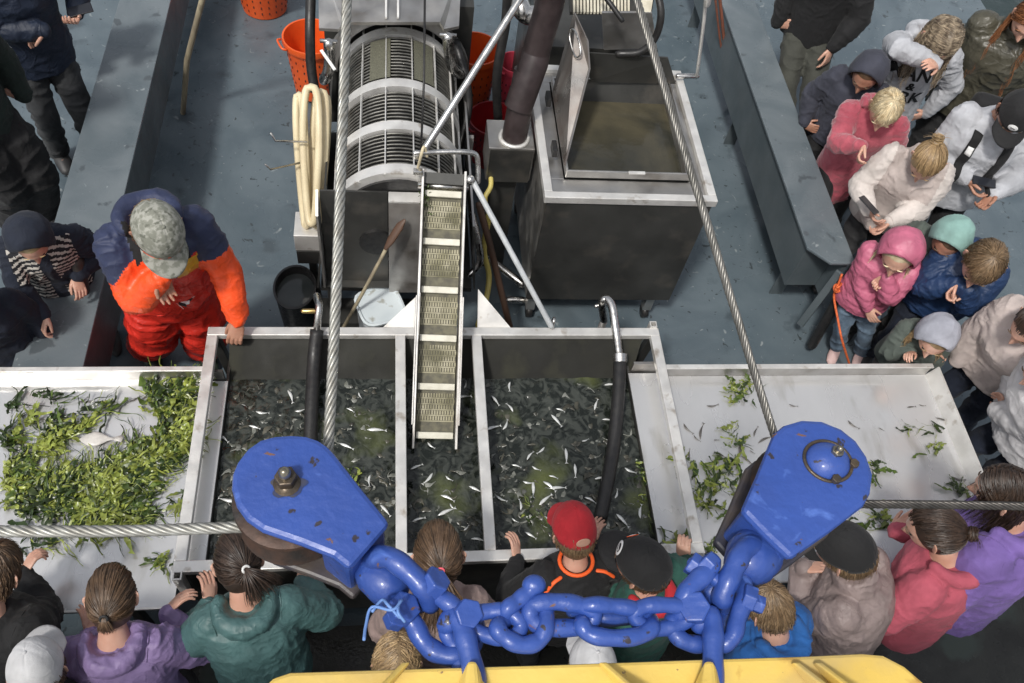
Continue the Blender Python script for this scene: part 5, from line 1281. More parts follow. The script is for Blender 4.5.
# ---- left side
GH = 1.04; GK = 1.05; GB = 1.08
L_ = 'man in navy jacket and dark jeans at top left, holding a phone'
person(L_, feet=(78, 152), h=1.8, yaw=-150, lean=8, hp=35, rh=(45, 30, 1.22), lh=(75, 16, 1.22), lc=.5, lpn=(0, 0, -1), rc=.5, top=shiny('navy_jacket', (.012, .02, .042), rough=.6), bottom=jeansb, foot_r=(62, 160), foot_l=(97, 150), hm=H_dark, bulk=1.08, hem=.16, skin=skin_a)
hp_, hd, I = hand_pos(L_, -1); phone(at(80, 10, 1.27), V3(.8, .3, .1), V3(0, -.3, 1), 'dark phone held by the man in the navy jacket at top left')
L_ = 'person at the left edge in dark track jacket with white sleeve stripes and wide trousers'
person(L_, feet=(32, 224), h=1.85, legk=1.4, yaw=-120, lean=6, hp=30, lh=None, top=[cloth('dark_green_track', (.008, .018, .014)), whitem], chooser=trackstripe, bottom=blackc, hm=H_dark, hair='long', bulk=1.0, hem=.12, foot_r=(18, 226), foot_l=(46, 220))
L_ = 'child in dark navy hood with black and white striped panels, behind the left tray'
person(L_, head=(30, 238), h=1.36, yaw=-163, lean=12, hp=40, hood='up', rh=(46, 316, .85), lh=(76, 278, .88), rc=.6, lc=.6, top=[navyd, striped_b, striped_w], chooser=stripes, bottom=khaki, bare=True, hm=H_blond, hair='short', skin=skin_a, hem=.10)
L_ = 'child in blue at the left edge, mostly hidden, behind the left tray'
person(L_, head=(-28, 300), h=1.25, yaw=-150, lean=5, hp=30, rh=(10, 322, .8), top=navyd, bottom=cloth('blue_trousers', (.012, .025, .07)), shoes=M('red_shoe', (.35, .02, .04), rough=.6), hm=H_brown)
PL = 'fisherman in camouflage cap and orange and navy oilskins leaning on the tank'
def fish_ch(C, I):
    o = arm_part(.55)(C, I); lat = (C - I['chest']) @ I['R']; fr = (C - I['chest']) @ I['F']; up = (C - I['chest']) @ I['U']; s = I['s']
    da = np.full(len(C), 9.)
    for sg in (1, -1):
        S, E, T = I['arms'][sg][:3]
        for A, B in ((S, E), (E, T)): d = B - A; t = np.clip(((C - A) @ d) / d.dot(d), 0, 1); da = np.minimum(da, np.linalg.norm(C - (A + t[:, None] * d), axis=1))
    tor = da > .058 * s
    o[tor & (up < -.015 * s)] = 2
    o[tor & (fr > 0) & (np.abs(lat) < .10 * s) & (up < .035 * s)] = 2
    o[tor & (fr > 0) & (np.abs(lat) < .085 * s) & (up < .03 * s) & (up > -.03 * s) & (np.abs(lat + .02) > .018)] = 3
    o[tor & (fr > -.02) & (np.abs(np.abs(lat) - .052 * s) < .013 * s) & (up > .03 * s)] = 4
    return o
person(PL, cuffm=ornj, head=(157, 229), headk=1.08, h=1.84, yaw=-158, lean=13, hp=48, hy=0, ht=10, rh=('h', .02, .175, -.10), lh=(240, 326, .99), rc=.5, lc=.5, rpn=(0.3, 1, .3), lpn=(0, 0, 1),
       top=[cloth('oilskin_navy', (.022, .032, .085), rough=.6), ornj, redbib, yelbib, blackc], chooser=fish_ch, bottom=redbib, legk=1.5, bulk=1.04, puff=.012, hood='down', hem=.04, hm=H_sandy, hair='short', skin=skin_b,
       hat=dict(kind='cap', mat=camo), shoes=M('rubber_boots', (.03, .04, .03), rough=.4), wr=.014, foot_l=(205, 352), foot_r=(150, 350), group='crew')
rt, hc_, HM, hs, JV, JF, I = PEOPLE[PL]
bvh = BVHTree.FromPolygons(JV.tolist(), [tuple(f) for f in JF])
# bib of the trousers with yellow panel and straps, laid over the jacket
def drape(name, uv, mat, par, I, bvh, off=.006, th=.004, mi=None):
    """points given in body coordinates (right, up) are cast onto the jacket front"""
    grid, nu, nv = uv
    V = []; Nn = []
    for (r, u) in grid:
        o_ = I['chest'] + I['R'] * r * I['s'] + I['U'] * u * I['s'] + I['F'] * .5
        hit = bvh.ray_cast(Vector(o_.tolist()), Vector((-I['F']).tolist()))
        if hit[0] is None: p = I['chest'] + I['R'] * r * I['s'] + I['U'] * u * I['s'] + I['F'] * .05; n_ = I['F']
        else: p = np.array(hit[0]); n_ = np.array(hit[1])
        V.append(p + I['F'] * off); Nn.append(n_)
    V = np.array(V); F = []
    for i in range(nv - 1):
        for j in range(nu - 1): F.append((i * nu + j, i * nu + j + 1, (i + 1) * nu + j + 1, (i + 1) * nu + j))
    o = mesh_obj(name, V, F, mat, par); s_ = o.modifiers.new('solid', 'SOLIDIFY'); s_.thickness = th; s_.offset = 0
    return o
def patch(r0, r1, u0, u1, nu=14, nv=14, taper=0):
    return ([( (r0 + (r1 - r0) * j / (nu - 1)) * (1 - taper * i / (nv - 1)), u0 + (u1 - u0) * i / (nv - 1)) for i in range(nv) for j in range(nu)], nu, nv)
b = MB()
for k in range(5): p = at(180 + k * 2.5, 306 - k * 1.5, 1.16); b.obox(p, np.array([nrm(V3(1, k * .5 - 1, .3)), nrm(V3(1 - k * .5, -1, 0)), V3(0, 0, 1)]).T, (.05, .02, .012), k % 2)
b.build('cloth_tag', [whitem, blackprint], rt, smooth=False, bevel=.004)
hq_ = PEOPLE[PL]; phone(hq_[1] + hq_[2] @ V3(-.02, .215, -.05), V3(.5, -.2, .9), V3(.2, -1, 0), 'black handset held at the mouth of the fisherman', w=.055, l=.13)

# ---- right side
GH = 1.13; GK = 1.12; GB = 1.14
GH = 1.04; GB = 1.05
L_ = 'man in black sweater and olive trousers standing at the coaming, head out of frame'
person(L_, head=(850, -62), h=1.82, yaw=140, lean=4, hp=30, top=blackc, bottom=khaki, hm=H_dark, bulk=1.12, hem=.10, rh=('b', .12, .10, -.24), lh=('b', -.13, .12, -.20), foot_r=(775, 193), foot_l=(800, 190), wr=.007)
GH = 1.13; GB = 1.14
L_ = 'hooded figure in slate blue sweatshirt behind the rose fleece coat'
person(L_, head=(868, 72), h=1.36, yaw=145, lean=10, hp=38, hood='up', top=slate, bottom=blackc, foot_r=(778, 216), hm=H_brown, skin=skin_b, bulk=1.05, rh=('b', .14, .10, -.20), hem=.12)
L_ = 'pale blond child in fluffy rose coat, hand near the mouth'
person(L_, head=(886, 108), h=1.40, yaw=155, lean=6, hp=44, top=rosefur, bottom=blackc, hm=H_pale, hair='short', bulk=.95, puff=.014, rh=(864, 146, 1.30), foot_r=(790, 268), rc=.7, rpn=(0, 1, .3), hem=.34, skirt=.0, wr=.010, shoes=M('white_shoe', (.6, .6, .58), rough=.5), hood='down')
L_ = 'person in light grey lettered sweatshirt with streaked curly hair, hand on forehead'
person(L_, head=(941, 38), h=1.60, yaw=168, lean=2, hp=58, top=greyw, bottom=blackc, hm=H_mixed, hair='curly', hairlen=.16, bulk=1.0, puff=.008, rh=('h', .01, .115, .075), rc=.3, rpn='face', lh=('b', -.16, .02, -.22), hood='down', wr=.012, wide=True, headk=1.12)
ROM = L_
L_ = 'auburn haired person in shiny olive leather jacket at the upper right edge'
person(L_, head=(1030, 18), h=1.74, yaw=150, lean=10, hp=35, top=olive, bottom=blackc, hm=H_red, hair='curly', hairlen=.34, bulk=1.15, puff=.015, rh=(1003, 92, 1.18), lh=None, wr=.016, hood=None, collar=True)
L_ = 'blond girl with a bun in cream and beige varsity jacket'
person(L_, head=(928, 160), h=1.40, yaw=152, lean=8, hp=54, top=[beige, cream], chooser=sleeves, bottom=char, hm=H_sandy, hair='bun', tie=(.2, -.9, .5), bulk=1.1, puff=.014, rh=(870, 212, 1.02), lh=(888, 222, 1.0), rc=.6, lc=.6, rpn=(.3, .6, -.6), lpn=(-.3, .6, -.6), wr=.012, collar=True)
phone(at(869, 205, 1.12), V3(-.5, .8, .15), V3(.5, -.2, .9), 'black phone in the hands of the girl in the cream and beige jacket')
L_ = 'person in black cap, light grey sweatshirt and black backpack straps, looking at a phone'
person(L_, head=(1016, 112), h=1.62, yaw=158, lean=4, hp=40, top=greyw, bottom=blackc, hm=H_dark, hat=dict(kind='cap', mat=capblack, badges=[(.15, .45, .024, (whitem, whitem, capblack), 'badge')]), bulk=1.1, skin=skin_b, rh=(968, 180, 1.18), lh=(994, 194, 1.18), rc=.5, lc=.5, rpn=(0.4, .5, -.7), lpn=(-.4, .5, -.7), wr=.012)
CAPP = L_
phone(at(984, 182, 1.22), V3(1, -.35, .05), V3(.1, -.2, 1), 'dark phone held flat by the person in the black cap and backpack')
rt2, _, _, _, JV2, JF2, I2 = PEOPLE[CAPP]; bv2 = BVHTree.FromPolygons(JV2.tolist(), [tuple(f) for f in JF2])
for sg in (-1, 1):
    o = drape('backpack_strap', patch(sg * .058 - .015, sg * .058 + .015, -.10, .075, 5, 16), blackc, rt2, I2, bv2, .010, .010)
drape('strap_patch', patch(.048, .068, .0, .03, 4, 4), whitem, rt2, I2, bv2, .018, .003)
MB().obox(I2['chest'] - I2['F'] * .19 - I2['U'] * .04, np.array([I2['R'], I2['F'], I2['U']]).T, (.30, .14, .42)).build('backpack', blackc, rt2, bevel=.05)
L_ = 'small child in quilted pink hooded coat and jeans beside the coaming end'
person(L_, head=(900, 252), headk=1.12, h=1.14, yaw=150, lean=4, hp=32, ht=-8, hood='up', top=pinkq, bottom=denim, shoes=pale_shoe, hm=H_pale, hair='long', hairlen=.1, bulk=1.02, puff=.018, quilt=True, rh=(868, 318, .66), lh=('h', .0, .11, -.10), lc=.8, lpn=(0, 1, .2), foot_r=(833, 352), foot_l=(858, 356), hem=.12, wr=.006)
L_ = 'child in mint green hood between the pink coat and the blue padded jacket'
person(L_, head=(950, 238), h=1.22, yaw=140, lean=12, hp=38, ht=8, hood='up', hoodm=mint, top=grn, bottom=char, hm=H_brown, skin=skin_b, bulk=1.05)
L_ = 'sandy haired boy in dark blue padded jacket, hands at his mouth'
person(L_, headk=1.14, head=(984, 262), h=1.32, yaw=148, lean=14, hp=45, top=bluen, bottom=navyd, hm=H_light, hair='short', bulk=1.1, puff=.02, lh=('h', -.01, .12, -.09), rh=('h', .03, .12, -.09), rc=.8, lc=.8, rpn=(0, 1, .2), lpn=(0, 1, .2), hood='down', collar=True, wr=.010)
L_ = 'smallest child in pale grey hood peering over the corner of the right tray'
person(L_, head=(936, 336), h=1.0, yaw=152, lean=16, hp=36, hood='up', hoodm=hoodg, top=grn, bottom=char, hm=H_sandy, hair='curly', hairlen=.06, bulk=1.1, rh=(912, 352, .86), lh=(932, 352, .86), rc=.6, lc=.6, headk=1.05)
L_ = 'brown haired person in pale beige jacket at the right edge'
person(L_, head=(1034, 325), h=1.42, yaw=115, lean=22, hp=40, top=cloth('pale_beige', (.55, .47, .44)), bottom=navyd, hm=H_dark, hair='pony', bulk=1.25, puff=.02, rh=('b', .1, .15, -.2), hood='down')
L_ = 'person in off white sweatshirt at the right edge beside the right tray'
person(L_, head=(1052, 372), h=1.50, yaw=85, lean=26, hp=40, top=offw, bottom=navyd, hm=H_dark, hair='pony', bulk=1.3, puff=.02, lh=(980, 408, .82), rh=('b', .12, .1, -.2), lc=.6, wr=.012)

GH = 1.0; GK = 1.06; GB = 1.04
def run_on(label, pts, r, mat, name):
    rt_, _, _, _, JV_, JF_, I_ = PEOPLE[label]; bv_ = BVHTree.FromPolygons(JV_.tolist(), [tuple(f) for f in JF_]); P = []
    for (a_, f_) in pts:
        o_ = I_['nb'] + I_['R'] * a_ * I_['s'] + I_['F'] * f_ * I_['s'] + V3(0, 0, .6); h_ = bv_.ray_cast(Vector(o_.tolist()), Vector((0, 0, -1)))
        if h_[0] is not None: P.append(np.array(h_[0]) + V3(0, 0, r * .3))
    MB().tube(spline(P, 4), r, 8, round_caps=True, flat=.6).build(name, mat, rt_)
# ---- bottom, along the front of the tank and trays
kw = dict(bottom=char)
L_ = 'brown haired child in black jacket at the lower left, hand on the tray'
person(L_, head=(-6, 574), h=1.48, yaw=-14, lean=14, hp=45, top=blackc, hm=H_brown, bulk=1.2, puff=.018, rh=(22, 574, .98), rc=.6, lh=None, **kw)
L_ = 'person in white cap at the lower left corner'
person(L_, head=(38, 672), h=1.42, yaw=12, lean=6, hp=20, top=char, hm=H_brown, hat=dict(kind='cap', mat=capwhite), **kw)
L_ = 'girl in lilac jacket with short brown ponytail at the left tray'
person(L_, head=(112, 598), h=1.48, yaw=4, lean=20, hp=56, top=purple, hm=H_brown, hair='pony', hairlen=.07, tie=(0, -.95, -.3), bulk=1.12, puff=.018, rh=(166, 612, 1.02), lh=('b', -.12, .15, -.06), hood='down', wr=.014, **kw)
L_ = 'girl in teal jacket with dark ponytail at the front corner of the tank'
person(L_, head=(238, 562), h=1.52, yaw=12, lean=20, hp=52, top=teal, hm=H_dark, hair='pony', hairlen=.17, tie=(.35, -.9, .0, TIES['white']), bulk=1.12, puff=.018, hood='down', rh=('b', .14, .16, -.06), lh=('b', -.12, .16, -.06), wr=.016, **kw)
L_ = 'girl with long brown hair in a pink tie and mauve jacket, behind the chain'
person(L_, head=(438, 556), headk=1.12, h=1.5, yaw=2, lean=12, hp=42, top=cloth('mauve_beige', (.34, .25, .23)), hm=H_brown, hair='pony', hairlen=.30, tie='pink', bulk=1.05, puff=.012, wr=.012, **kw)
L_ = 'sandy haired head just above the yellow beam, left of the chain'
person(L_, head=(397, 662), h=1.36, yaw=0, lean=6, hp=24, top=char, hm=H_sandy, hair='curly', hairlen=.05, **kw)
L_ = 'boy in red cap and black jersey with orange trim'
def jersey(C, I):
    o = np.zeros(len(C), int); lat = (C - I['sho']) @ I['R']; bk = (C - I['sho']) @ I['F']; up = (C - I['nb']) @ I['U']
    o[(np.abs(np.abs(lat) - .075 * I['s']) < .008 * I['s']) & (np.abs(bk + .03) < .03)] = 1
    o[up > .022 * I['s']] = 1
    return o
person(L_, head=(574, 532), h=1.44, yaw=10, lean=12, hp=30, top=blackc, hm=H_light, hat=dict(kind='cap', mat=redc, strap=skin_a), bulk=1.1, rh=('b', .13, .16, -.08), lh=('b', -.13, .16, -.08), **kw)
I_ = PEOPLE[L_][6]; MB().tube([I_['nb'] + I_['U'] * .028 + I_['R'] * .052 * I_['s'] * math.cos(a) + I_['F'] * .05 * I_['s'] * math.sin(a) + V3(0, 0, .006 * math.sin(a)) for a in np.linspace(0, 2 * math.pi, 24, endpoint=False)], .009, 8, closed=True).build('collar', orangep, PEOPLE[L_][0])
for g_ in (-1, 1): run_on(L_, [(g_ * .06, -.035), (g_ * .085, -.045), (g_ * .11, -.06)], .009, orangep, 'shoulder_trim')
L_ = 'child in black cap with round badges, green jacket and red hood'
person(L_, head=(643, 566), headk=1.08, h=1.46, yaw=48, lean=14, hp=8, top=greenj, hm=H_brown, hat=dict(kind='cap', mat=capblack, badges=[(-.25, .45, .03, (whitem, blackprint, whitem), 'badge'), (.5, .45, .024, (orangep, whitem, greenj), 'badge')]), bulk=1.08, hood=None, lh=(612, 572, 1.05), rh=(684, 560, .98), rc=.7, lc=.7, **kw)
rt3, hc3, HM3, hs3, JV3, JF3, I3_ = PEOPLE[L_]
b = MB(); P = [I3_['nb'] - I3_['F'] * .03 + I3_['R'] * math.cos(a) * .085 - I3_['F'] * (math.sin(a) * .10 - .02) + I3_['U'] * (.0 - .035 * max(0, math.sin(a))) for a in np.linspace(R_(-20), R_(200), 14)]
b.tube(P, [.02 + .018 * max(0, math.sin(a)) for a in np.linspace(R_(-20), R_(200), 14)], 12, round_caps=True); b.build('hood', redc, rt3)
L_ = 'person in white cap above the middle of the yellow beam'
person(L_, head=(592, 668), h=1.42, yaw=0, lean=6, hp=16, top=char, hm=H_sandy, hat=dict(kind='cap', mat=capwhite), **kw)
GH = 1.05; GB = 1.10
L_ = 'boy with short brown hair in bright blue hoodie under the right blue block'
person(L_, head=(768, 606), h=1.42, yaw=35, lean=10, hp=34, top=blueh, hm=H_light, hair='short', hood='down', bulk=1.08, puff=.016, **kw)
L_ = 'child in black cap and taupe jacket, arms folded on the right tray'
person(L_, head=(846, 552), h=1.52, yaw=48, lean=20, hp=30, top=taupe, hm=H_light, hair='short', hairlen=.06, hat=dict(kind='cap', mat=capblack), bulk=1.12, puff=.016, lh=('b', .02, .17, .0), rh=('b', .0, .15, .03), wr=.015, headk=1.08, collar=True, **kw)
L_ = 'girl with dark bun in pink hoodie at the right tray'
person(L_, head=(936, 530), h=1.56, yaw=42, lean=16, hp=34, hy=18, top=pinkh, hm=H_dark, hair='bun', tie=(.15, -.95, -.1), bulk=1.12, puff=.014, hood='down', lh=('b', -.1, .16, -.02), rh=('b', .12, .16, -.08), wr=.012, **kw)
L_ = 'person with dark hair in violet hoodie at the lower right edge'
person(L_, head=(1006, 492), h=1.72, yaw=42, lean=14, hp=26, hy=12, top=violet, hm=H_dark, hair='long', hairlen=.10, bulk=1.22, puff=.02, hood='down', wr=.014, **kw)

# lettering on the grey sweatshirt
rt4, _, _, _, JV4, JF4, I4 = PEOPLE[ROM]; bv4 = BVHTree.FromPolygons(JV4.tolist(), [tuple(f) for f in JF4])
def lettering(txt, u0, size, r0, par, I, bvh, mat):
    cu = bpy.data.curves.new('lettering', 'FONT'); cu.body = txt; cu.size = size; cu.align_x = 'CENTER'; cu.extrude = 0; cu.offset = .0035; cu.resolution_u = 2
    o = bpy.data.objects.new('tmp', cu); COL.objects.link(o); dg = bpy.context.evaluated_depsgraph_get(); me = bpy.data.meshes.new_from_object(o.evaluated_get(dg)); bpy.data.objects.remove(o)
    bm = bmesh.new(); bm.from_mesh(me); bmesh.ops.subdivide_edges(bm, edges=[e for e in bm.edges if e.calc_length() > .02], cuts=3, use_grid_fill=False); bmesh.ops.triangulate(bm, faces=bm.faces)
    for v in bm.verts:
        o_ = I['chest'] + I['R'] * -(v.co.x + r0) * -1 + I['U'] * (v.co.y + u0) + I['F'] * .5
        hit = bvh.ray_cast(Vector(o_.tolist()), Vector((-I['F']).tolist()))
        p = np.array(hit[0]) if hit[0] is not None else o_ - I['F'] * .4
        v.co = Vector((p + I['F'] * .006 - wloc(par)).tolist())
    bm.to_mesh(me); bm.free(); me.materials.clear(); me.materials.append(mat)
    q = bpy.data.objects.new('lettering', me); COL.objects.link(q); q.parent = par
# seen from the front the wearer's right is on the reader's left
def mirrorI(I): J = dict(I); J['R'] = -I['R']; return J
for w_, u_, z_ in (('MANC', -.03, .135), ('&', -.115, .09), ('ARK', -.225, .13)): lettering(w_, u_, z_, 0, rt4, mirrorI(I4), bv4, blackprint)

seam_m = M('seam_thread', (.02, .02, .025), rough=.8)
for lab_ in list(PEOPLE):
    if any(w_ in lab_ for w_ in ('lilac', 'teal', 'pink hoodie', 'violet', 'taupe', 'bright blue', 'black jacket at the lower', 'off white', 'pale beige', 'varsity')):
        jm = [c for c in PEOPLE[lab_][0].children if c.name.startswith('jacket')][0].data.materials[0]
        for g_ in (-1, 1): run_on(lab_, [(g_ * .080, .045), (g_ * .088, .01), (g_ * .090, -.03), (g_ * .083, -.07)], .0028, jm, 'armhole_seam')
# ------------------------------------------------------------------ blocks, chain, wires and yellow beam hanging in front
BZ = 3.50
blue_m = M('blue_gloss_paint', (.036, .085, .34), (.026, .066, .28), scale=6, rough=.32, rough2=.5, rscale=12, bump=.0016, bscale=55, bump2=.005, b2scale=14, dirt=(.035, .03, .04), dscale=38, dlo=.66, dhi=.69, coat=.25, specks=[((.16, .08, .045), 26, .68, .71, .8), ((.08, .16, .50), 12, .62, .70, 1.0)])
grease_m = M('greasy_steel', (.05, .045, .04), (.12, .09, .06), scale=30, rough=.3, rough2=.5, metal=.5, bump=.002, bscale=60)
rusty_m = M('rusty_sheave', (.09, .05, .035), (.035, .03, .028), scale=18, rough=.55, metal=.4, bump=.002, bscale=50)
brass_m = M('worn_nut', (.38, .35, .28), (.2, .18, .14), scale=60, rough=.3, metal=.9)
def hexnut(c, ax, r, h, m, par, name='nut'):
    ax = nrm(ax); u = nrm(np.cross(ax, V3(.3, .2, 1))); w_ = np.cross(ax, u); b = MB()
    P = [np.asarray(c) + (u * math.cos(a) + w_ * math.sin(a)) * r for a in np.arange(6) * math.pi / 3]
    b.prism([p + ax * h / 2 for p in P], -ax * h); return b.build(name, m, par, smooth=False, bevel=r * .12)
def bolt_head(c, r, par):
    n_ = hexnut(c, V3(0, 0, 1), r, r * .9, brass_m, par); MB().tube([np.asarray(c), np.asarray(c) + V3(0, 0, r * 1.0)], r * .5, 12, round_caps=True).build('bolt_end', brass_m, n_); return n_
def block(name, top_px, cen, label, dome, boss_px):
    T = [at(x, y, BZ) for x, y in top_px]; cc = at(*cen, BZ); t = thing(name, cc - V3(0, 0, .18), label, 'pulley block', 'blue pulley blocks')
    n0 = len(top_px)
    b = MB(); b.prism(T, (0, 0, -.022)); b.build('upper_cheek', blue_m, t, smooth=False, bevel=.009)
    b = MB(); b.prism([p - V3(0, 0, .150) for p in T], (0, 0, -.020)); b.build('lower_cheek', blue_m if False else M('dark_cheek', (.035, .035, .05), (.07, .055, .045), scale=16, rough=.45, bump=.002, bscale=40), t, smooth=False, bevel=.006)  # lower cheek coloured darker and browner than the upper one
    return t, T, cc
def arc_px(c, r, a0, a1, n, sq=1.0):
    return [(c[0] + r * math.cos(R_(a)), c[1] - r * sq * math.sin(R_(a))) for a in np.linspace(a0, a1, n)]
# left block: cheek outline
lp = [(231, 487), (232, 473), (237, 461), (247, 448), (260, 439), (275, 435), (291, 434), (306, 435), (318, 439), (327, 445), (334, 452), (362, 488), (390, 522), (349, 569), (333, 556), (300, 543), (262, 530), (246, 519), (236, 505)]
t1, T1, c1 = block('pulley_block', lp, (287, 484), 'left blue pulley block with a bare greasy axle bolt and dark stain', False, None)
rp = [(742, 510), (757, 476), (770, 444), (775, 432), (785, 424), (802, 419), (822, 420), (842, 428), (857, 440), (868, 456), (874, 474), (872, 492), (865, 505), (830, 532), (791, 559), (766, 535)]
t2, T2, c2 = block('pulley_block', rp, (826, 462), 'right blue pulley block with a blue domed axle cover', True, None)
def neck(t, pts_top, pts_bot, dz):
    b = MB(); V = [at(x, y, BZ - .0) for x, y in pts_top]; lo = [p - V3(0, 0, dz) for p in V]; return V, lo
# solid neck pieces (head fitting) with faceted side
def headpiece(t, a, b_, out, dz=.17, inn=.07):
    A = at(*a, BZ - .024); B = at(*b_, BZ - .024); d = nrm(V3(*out, 0)); 
    V = [A - d * inn, B - d * inn, B - d * .004, A - d * .004]
    m = MB(); m.hexa([V[0] - V3(0, 0, dz - .024), V[1] - V3(0, 0, dz - .024), V[2] - V3(0, 0, dz - .024), V[3] - V3(0, 0, dz - .024), V[0], V[1], V[2], V[3]])
    return m.build('head_fitting', blue_m, t, smooth=False, bevel=.008)
dL = at(395, 566, BZ) - at(300, 490, BZ); dR = at(755, 560, BZ) - at(826, 462, BZ)
headpiece(t1, (388, 524), (350, 567), (dL[0], dL[1])); headpiece(t2, (744, 511), (789, 557), (dR[0], dR[1]))
# sheaves
for t, cc in ((t1, c1), (t2, c2)):
    b = MB(); zc = cc[2] - .087; n = 40; prof = [(.02, .045), (.086, .045), (.100, .040), (.102, .034), (.086, .008), (.086, -.008), (.102, -.034), (.100, -.040), (.086, -.045), (.02, -.045)]
    V = []; 
    for r_, z in prof: V += [V3(cc[0] + r_ * .93 * math.cos(a), cc[1] + r_ * .93 * math.sin(a), zc + z) for a in np.linspace(0, 2 * math.pi, n, endpoint=False)]
    F = [(k * n + i, k * n + (i + 1) % n, (k + 1) * n + (i + 1) % n, (k + 1) * n + i) for k in range(len(prof) - 1) for i in range(n)]
    F.append(tuple(range(n))); F.append(tuple((len(prof) - 1) * n + i for i in range(n - 1, -1, -1)))
    b.add(V, F); b.build('sheave', rusty_m, t, auto=35)
    MB().tube([V3(cc[0], cc[1], cc[2] - .175), V3(cc[0], cc[1], cc[2] + .003)], .022, 14).build('axle', grease_m, t)
p = at(286, 478, BZ + .012)
hexnut(p, V3(0, 0, 1), .0185, .020, grease_m, t1); MB().tube([p, p + V3(0, 0, .022)], .010, 12, round_caps=True).build('bolt_end', brass_m, t1)
gs = MB(); a = np.linspace(0, 2 * math.pi, 40, endpoint=False)
P = [p + V3(.002, -.004, -.0112) + V3(math.cos(x) * (.027 + .004 * math.sin(3 * x + 1) + .003 * math.sin(7 * x)), math.sin(x) * (.022 + .003 * math.sin(5 * x)) - .004, 0) for x in a]
gs.add(P, [tuple(range(40))]); gs.build('grease_stain', M('grease_film', (.03, .045, .12), (.07, .065, .07), scale=40, rough=.35, lo=.4, hi=.6), t1, smooth=False)
pr = at(828, 461, BZ + .001)
V, F = shell(pr + V3(0, 0, -.006), I3, np.array([.042, .038, .030]), V3(0, 0, 1), lambda q_: 84, .004, 12, 36); mesh_obj('axle_cover', V, F, blue_m, t2)
MB().tube([pr + V3(.044 * math.cos(x), .040 * math.sin(x), .0) for x in np.linspace(0, 2 * math.pi, 40, endpoint=False)], .0035, 8, closed=True).build('gasket', grease_m, t2)
bolt_head(pr + V3(.008, .006, .026), .0115, t2)
for dx, dy in ((.043, -.010), (-.0, -.039)): hexnut(pr + V3(dx, dy, .008), V3(0, 0, 1), .009, .01, grease_m, t2)

# wire ropes: six strands laid round a core
def wire(name, P, r, m, label, pitch=.12, step=.006):
    P = [np.asarray(p, float) for p in P]
    C = spline(P, 40) if len(P) > 2 else np.array([P[0] + (P[1] - P[0]) * t for t in np.linspace(0, 1, 200)])
    seg = np.linalg.norm(np.diff(C, axis=0), axis=1); s_ = np.concatenate([[0], np.cumsum(seg)]); n = int(s_[-1] / step)
    ss = np.linspace(0, s_[-1], n); Q = np.stack([np.interp(ss, s_, C[:, i]) for i in range(3)], 1)
    T = np.gradient(Q, axis=0); T = T / np.linalg.norm(T, axis=1)[:, None]; u = nrm(np.cross(T[0], V3(.1, .2, 1))); U = []; W = []
    for i in range(n): u = nrm(u - T[i] * u.dot(T[i])); U.append(u); W.append(np.cross(T[i], u))
    U = np.array(U); W = np.array(W); b = MB(); b.tube(Q, r * .55, 6)
    for k in range(6):
        a = 2 * math.pi * (ss / pitch + k / 6); b.tube(Q + (U * np.cos(a)[:, None] + W * np.sin(a)[:, None]) * r * .62, r * .36, 7)
    return b.build(name, m, label=label, cat='wire rope', group='wire ropes through the blue blocks')
wire_m = M('galvanised_wire', (.42, .42, .39), (.28, .27, .24), scale=40, rough=.4, rough2=.6, metal=.7)
wired_m = M('greased_wire', (.12, .11, .10), (.07, .065, .06), scale=40, rough=.38, metal=.7)
RZ = BZ - .087
wire('wire_rope', [at(349, -60, 3.82), at(338, 250, 3.58), at(328, 452, RZ), at(325, 470, RZ)], .0105, wire_m, 'pale grey wire rope running from the top edge down to the left blue block', .10)
wire('wire_rope', [at(-60, 531, RZ - .02), at(120, 531, RZ - .01), at(262, 526, RZ), at(285, 524, RZ)], .0105, wire_m, 'pale grey wire rope crossing the left tray to the left blue block', .10)
wire('wire_rope', [at(618, -60, 3.85), at(700, 200, 3.66), at(772, 428, RZ), at(782, 455, RZ)], .0085, M('grey_wire', (.26, .25, .23), (.16, .155, .14), scale=40, rough=.4, metal=.7), 'darker grey wire rope slanting over the hopper to the right blue block', .07)
wire('wire_rope', [at(1100, 508, RZ + .02), at(960, 505, RZ), at(860, 504, RZ), at(830, 503, RZ)], .0088, wired_m, 'dark greased wire rope running from the right blue block to the right edge', .07)
# wire turns round the two sheaves
for cc, a0, a1, m, r in ((c1, 20, -100, wire_m, .0125), (c2, 170, -90 + 360, wired_m, .0105)):
    pass

# chain ------------------------------------------------------------
chain = thing('chain', at(575, 620, BZ - .15), 'heavy blue painted chain joining the two pulley blocks', 'chain')
CZ = BZ - .06
def link(a, b_, width, r, flat, name='link', mat=None, n=14, par=None, twist=None):
    """stadium link from a to b, its flat side facing up (flat) or standing on edge"""
    a = np.asarray(a, float); b_ = np.asarray(b_, float); d = nrm(b_ - a); L = np.linalg.norm(b_ - a); hw_ = width / 2
    up = V3(0, 0, 1); up = nrm(up - d * up.dot(d)); sidev = np.cross(d, up); tw = R_(0 if flat else 90) if twist is None else R_(twist)
    w_ = sidev * math.cos(tw) + up * math.sin(tw); P = []
    for t in np.linspace(-90, 90, n): P.append(b_ - d * hw_ + d * hw_ * math.cos(R_(t)) + w_ * hw_ * math.sin(R_(t)))
    for t in np.linspace(90, 270, n): P.append(a + d * hw_ + d * hw_ * math.cos(R_(t)) + w_ * hw_ * math.sin(R_(t)))
    return MB().tube(P, r, 14, closed=True).build(name, mat or blue_m, par or chain)
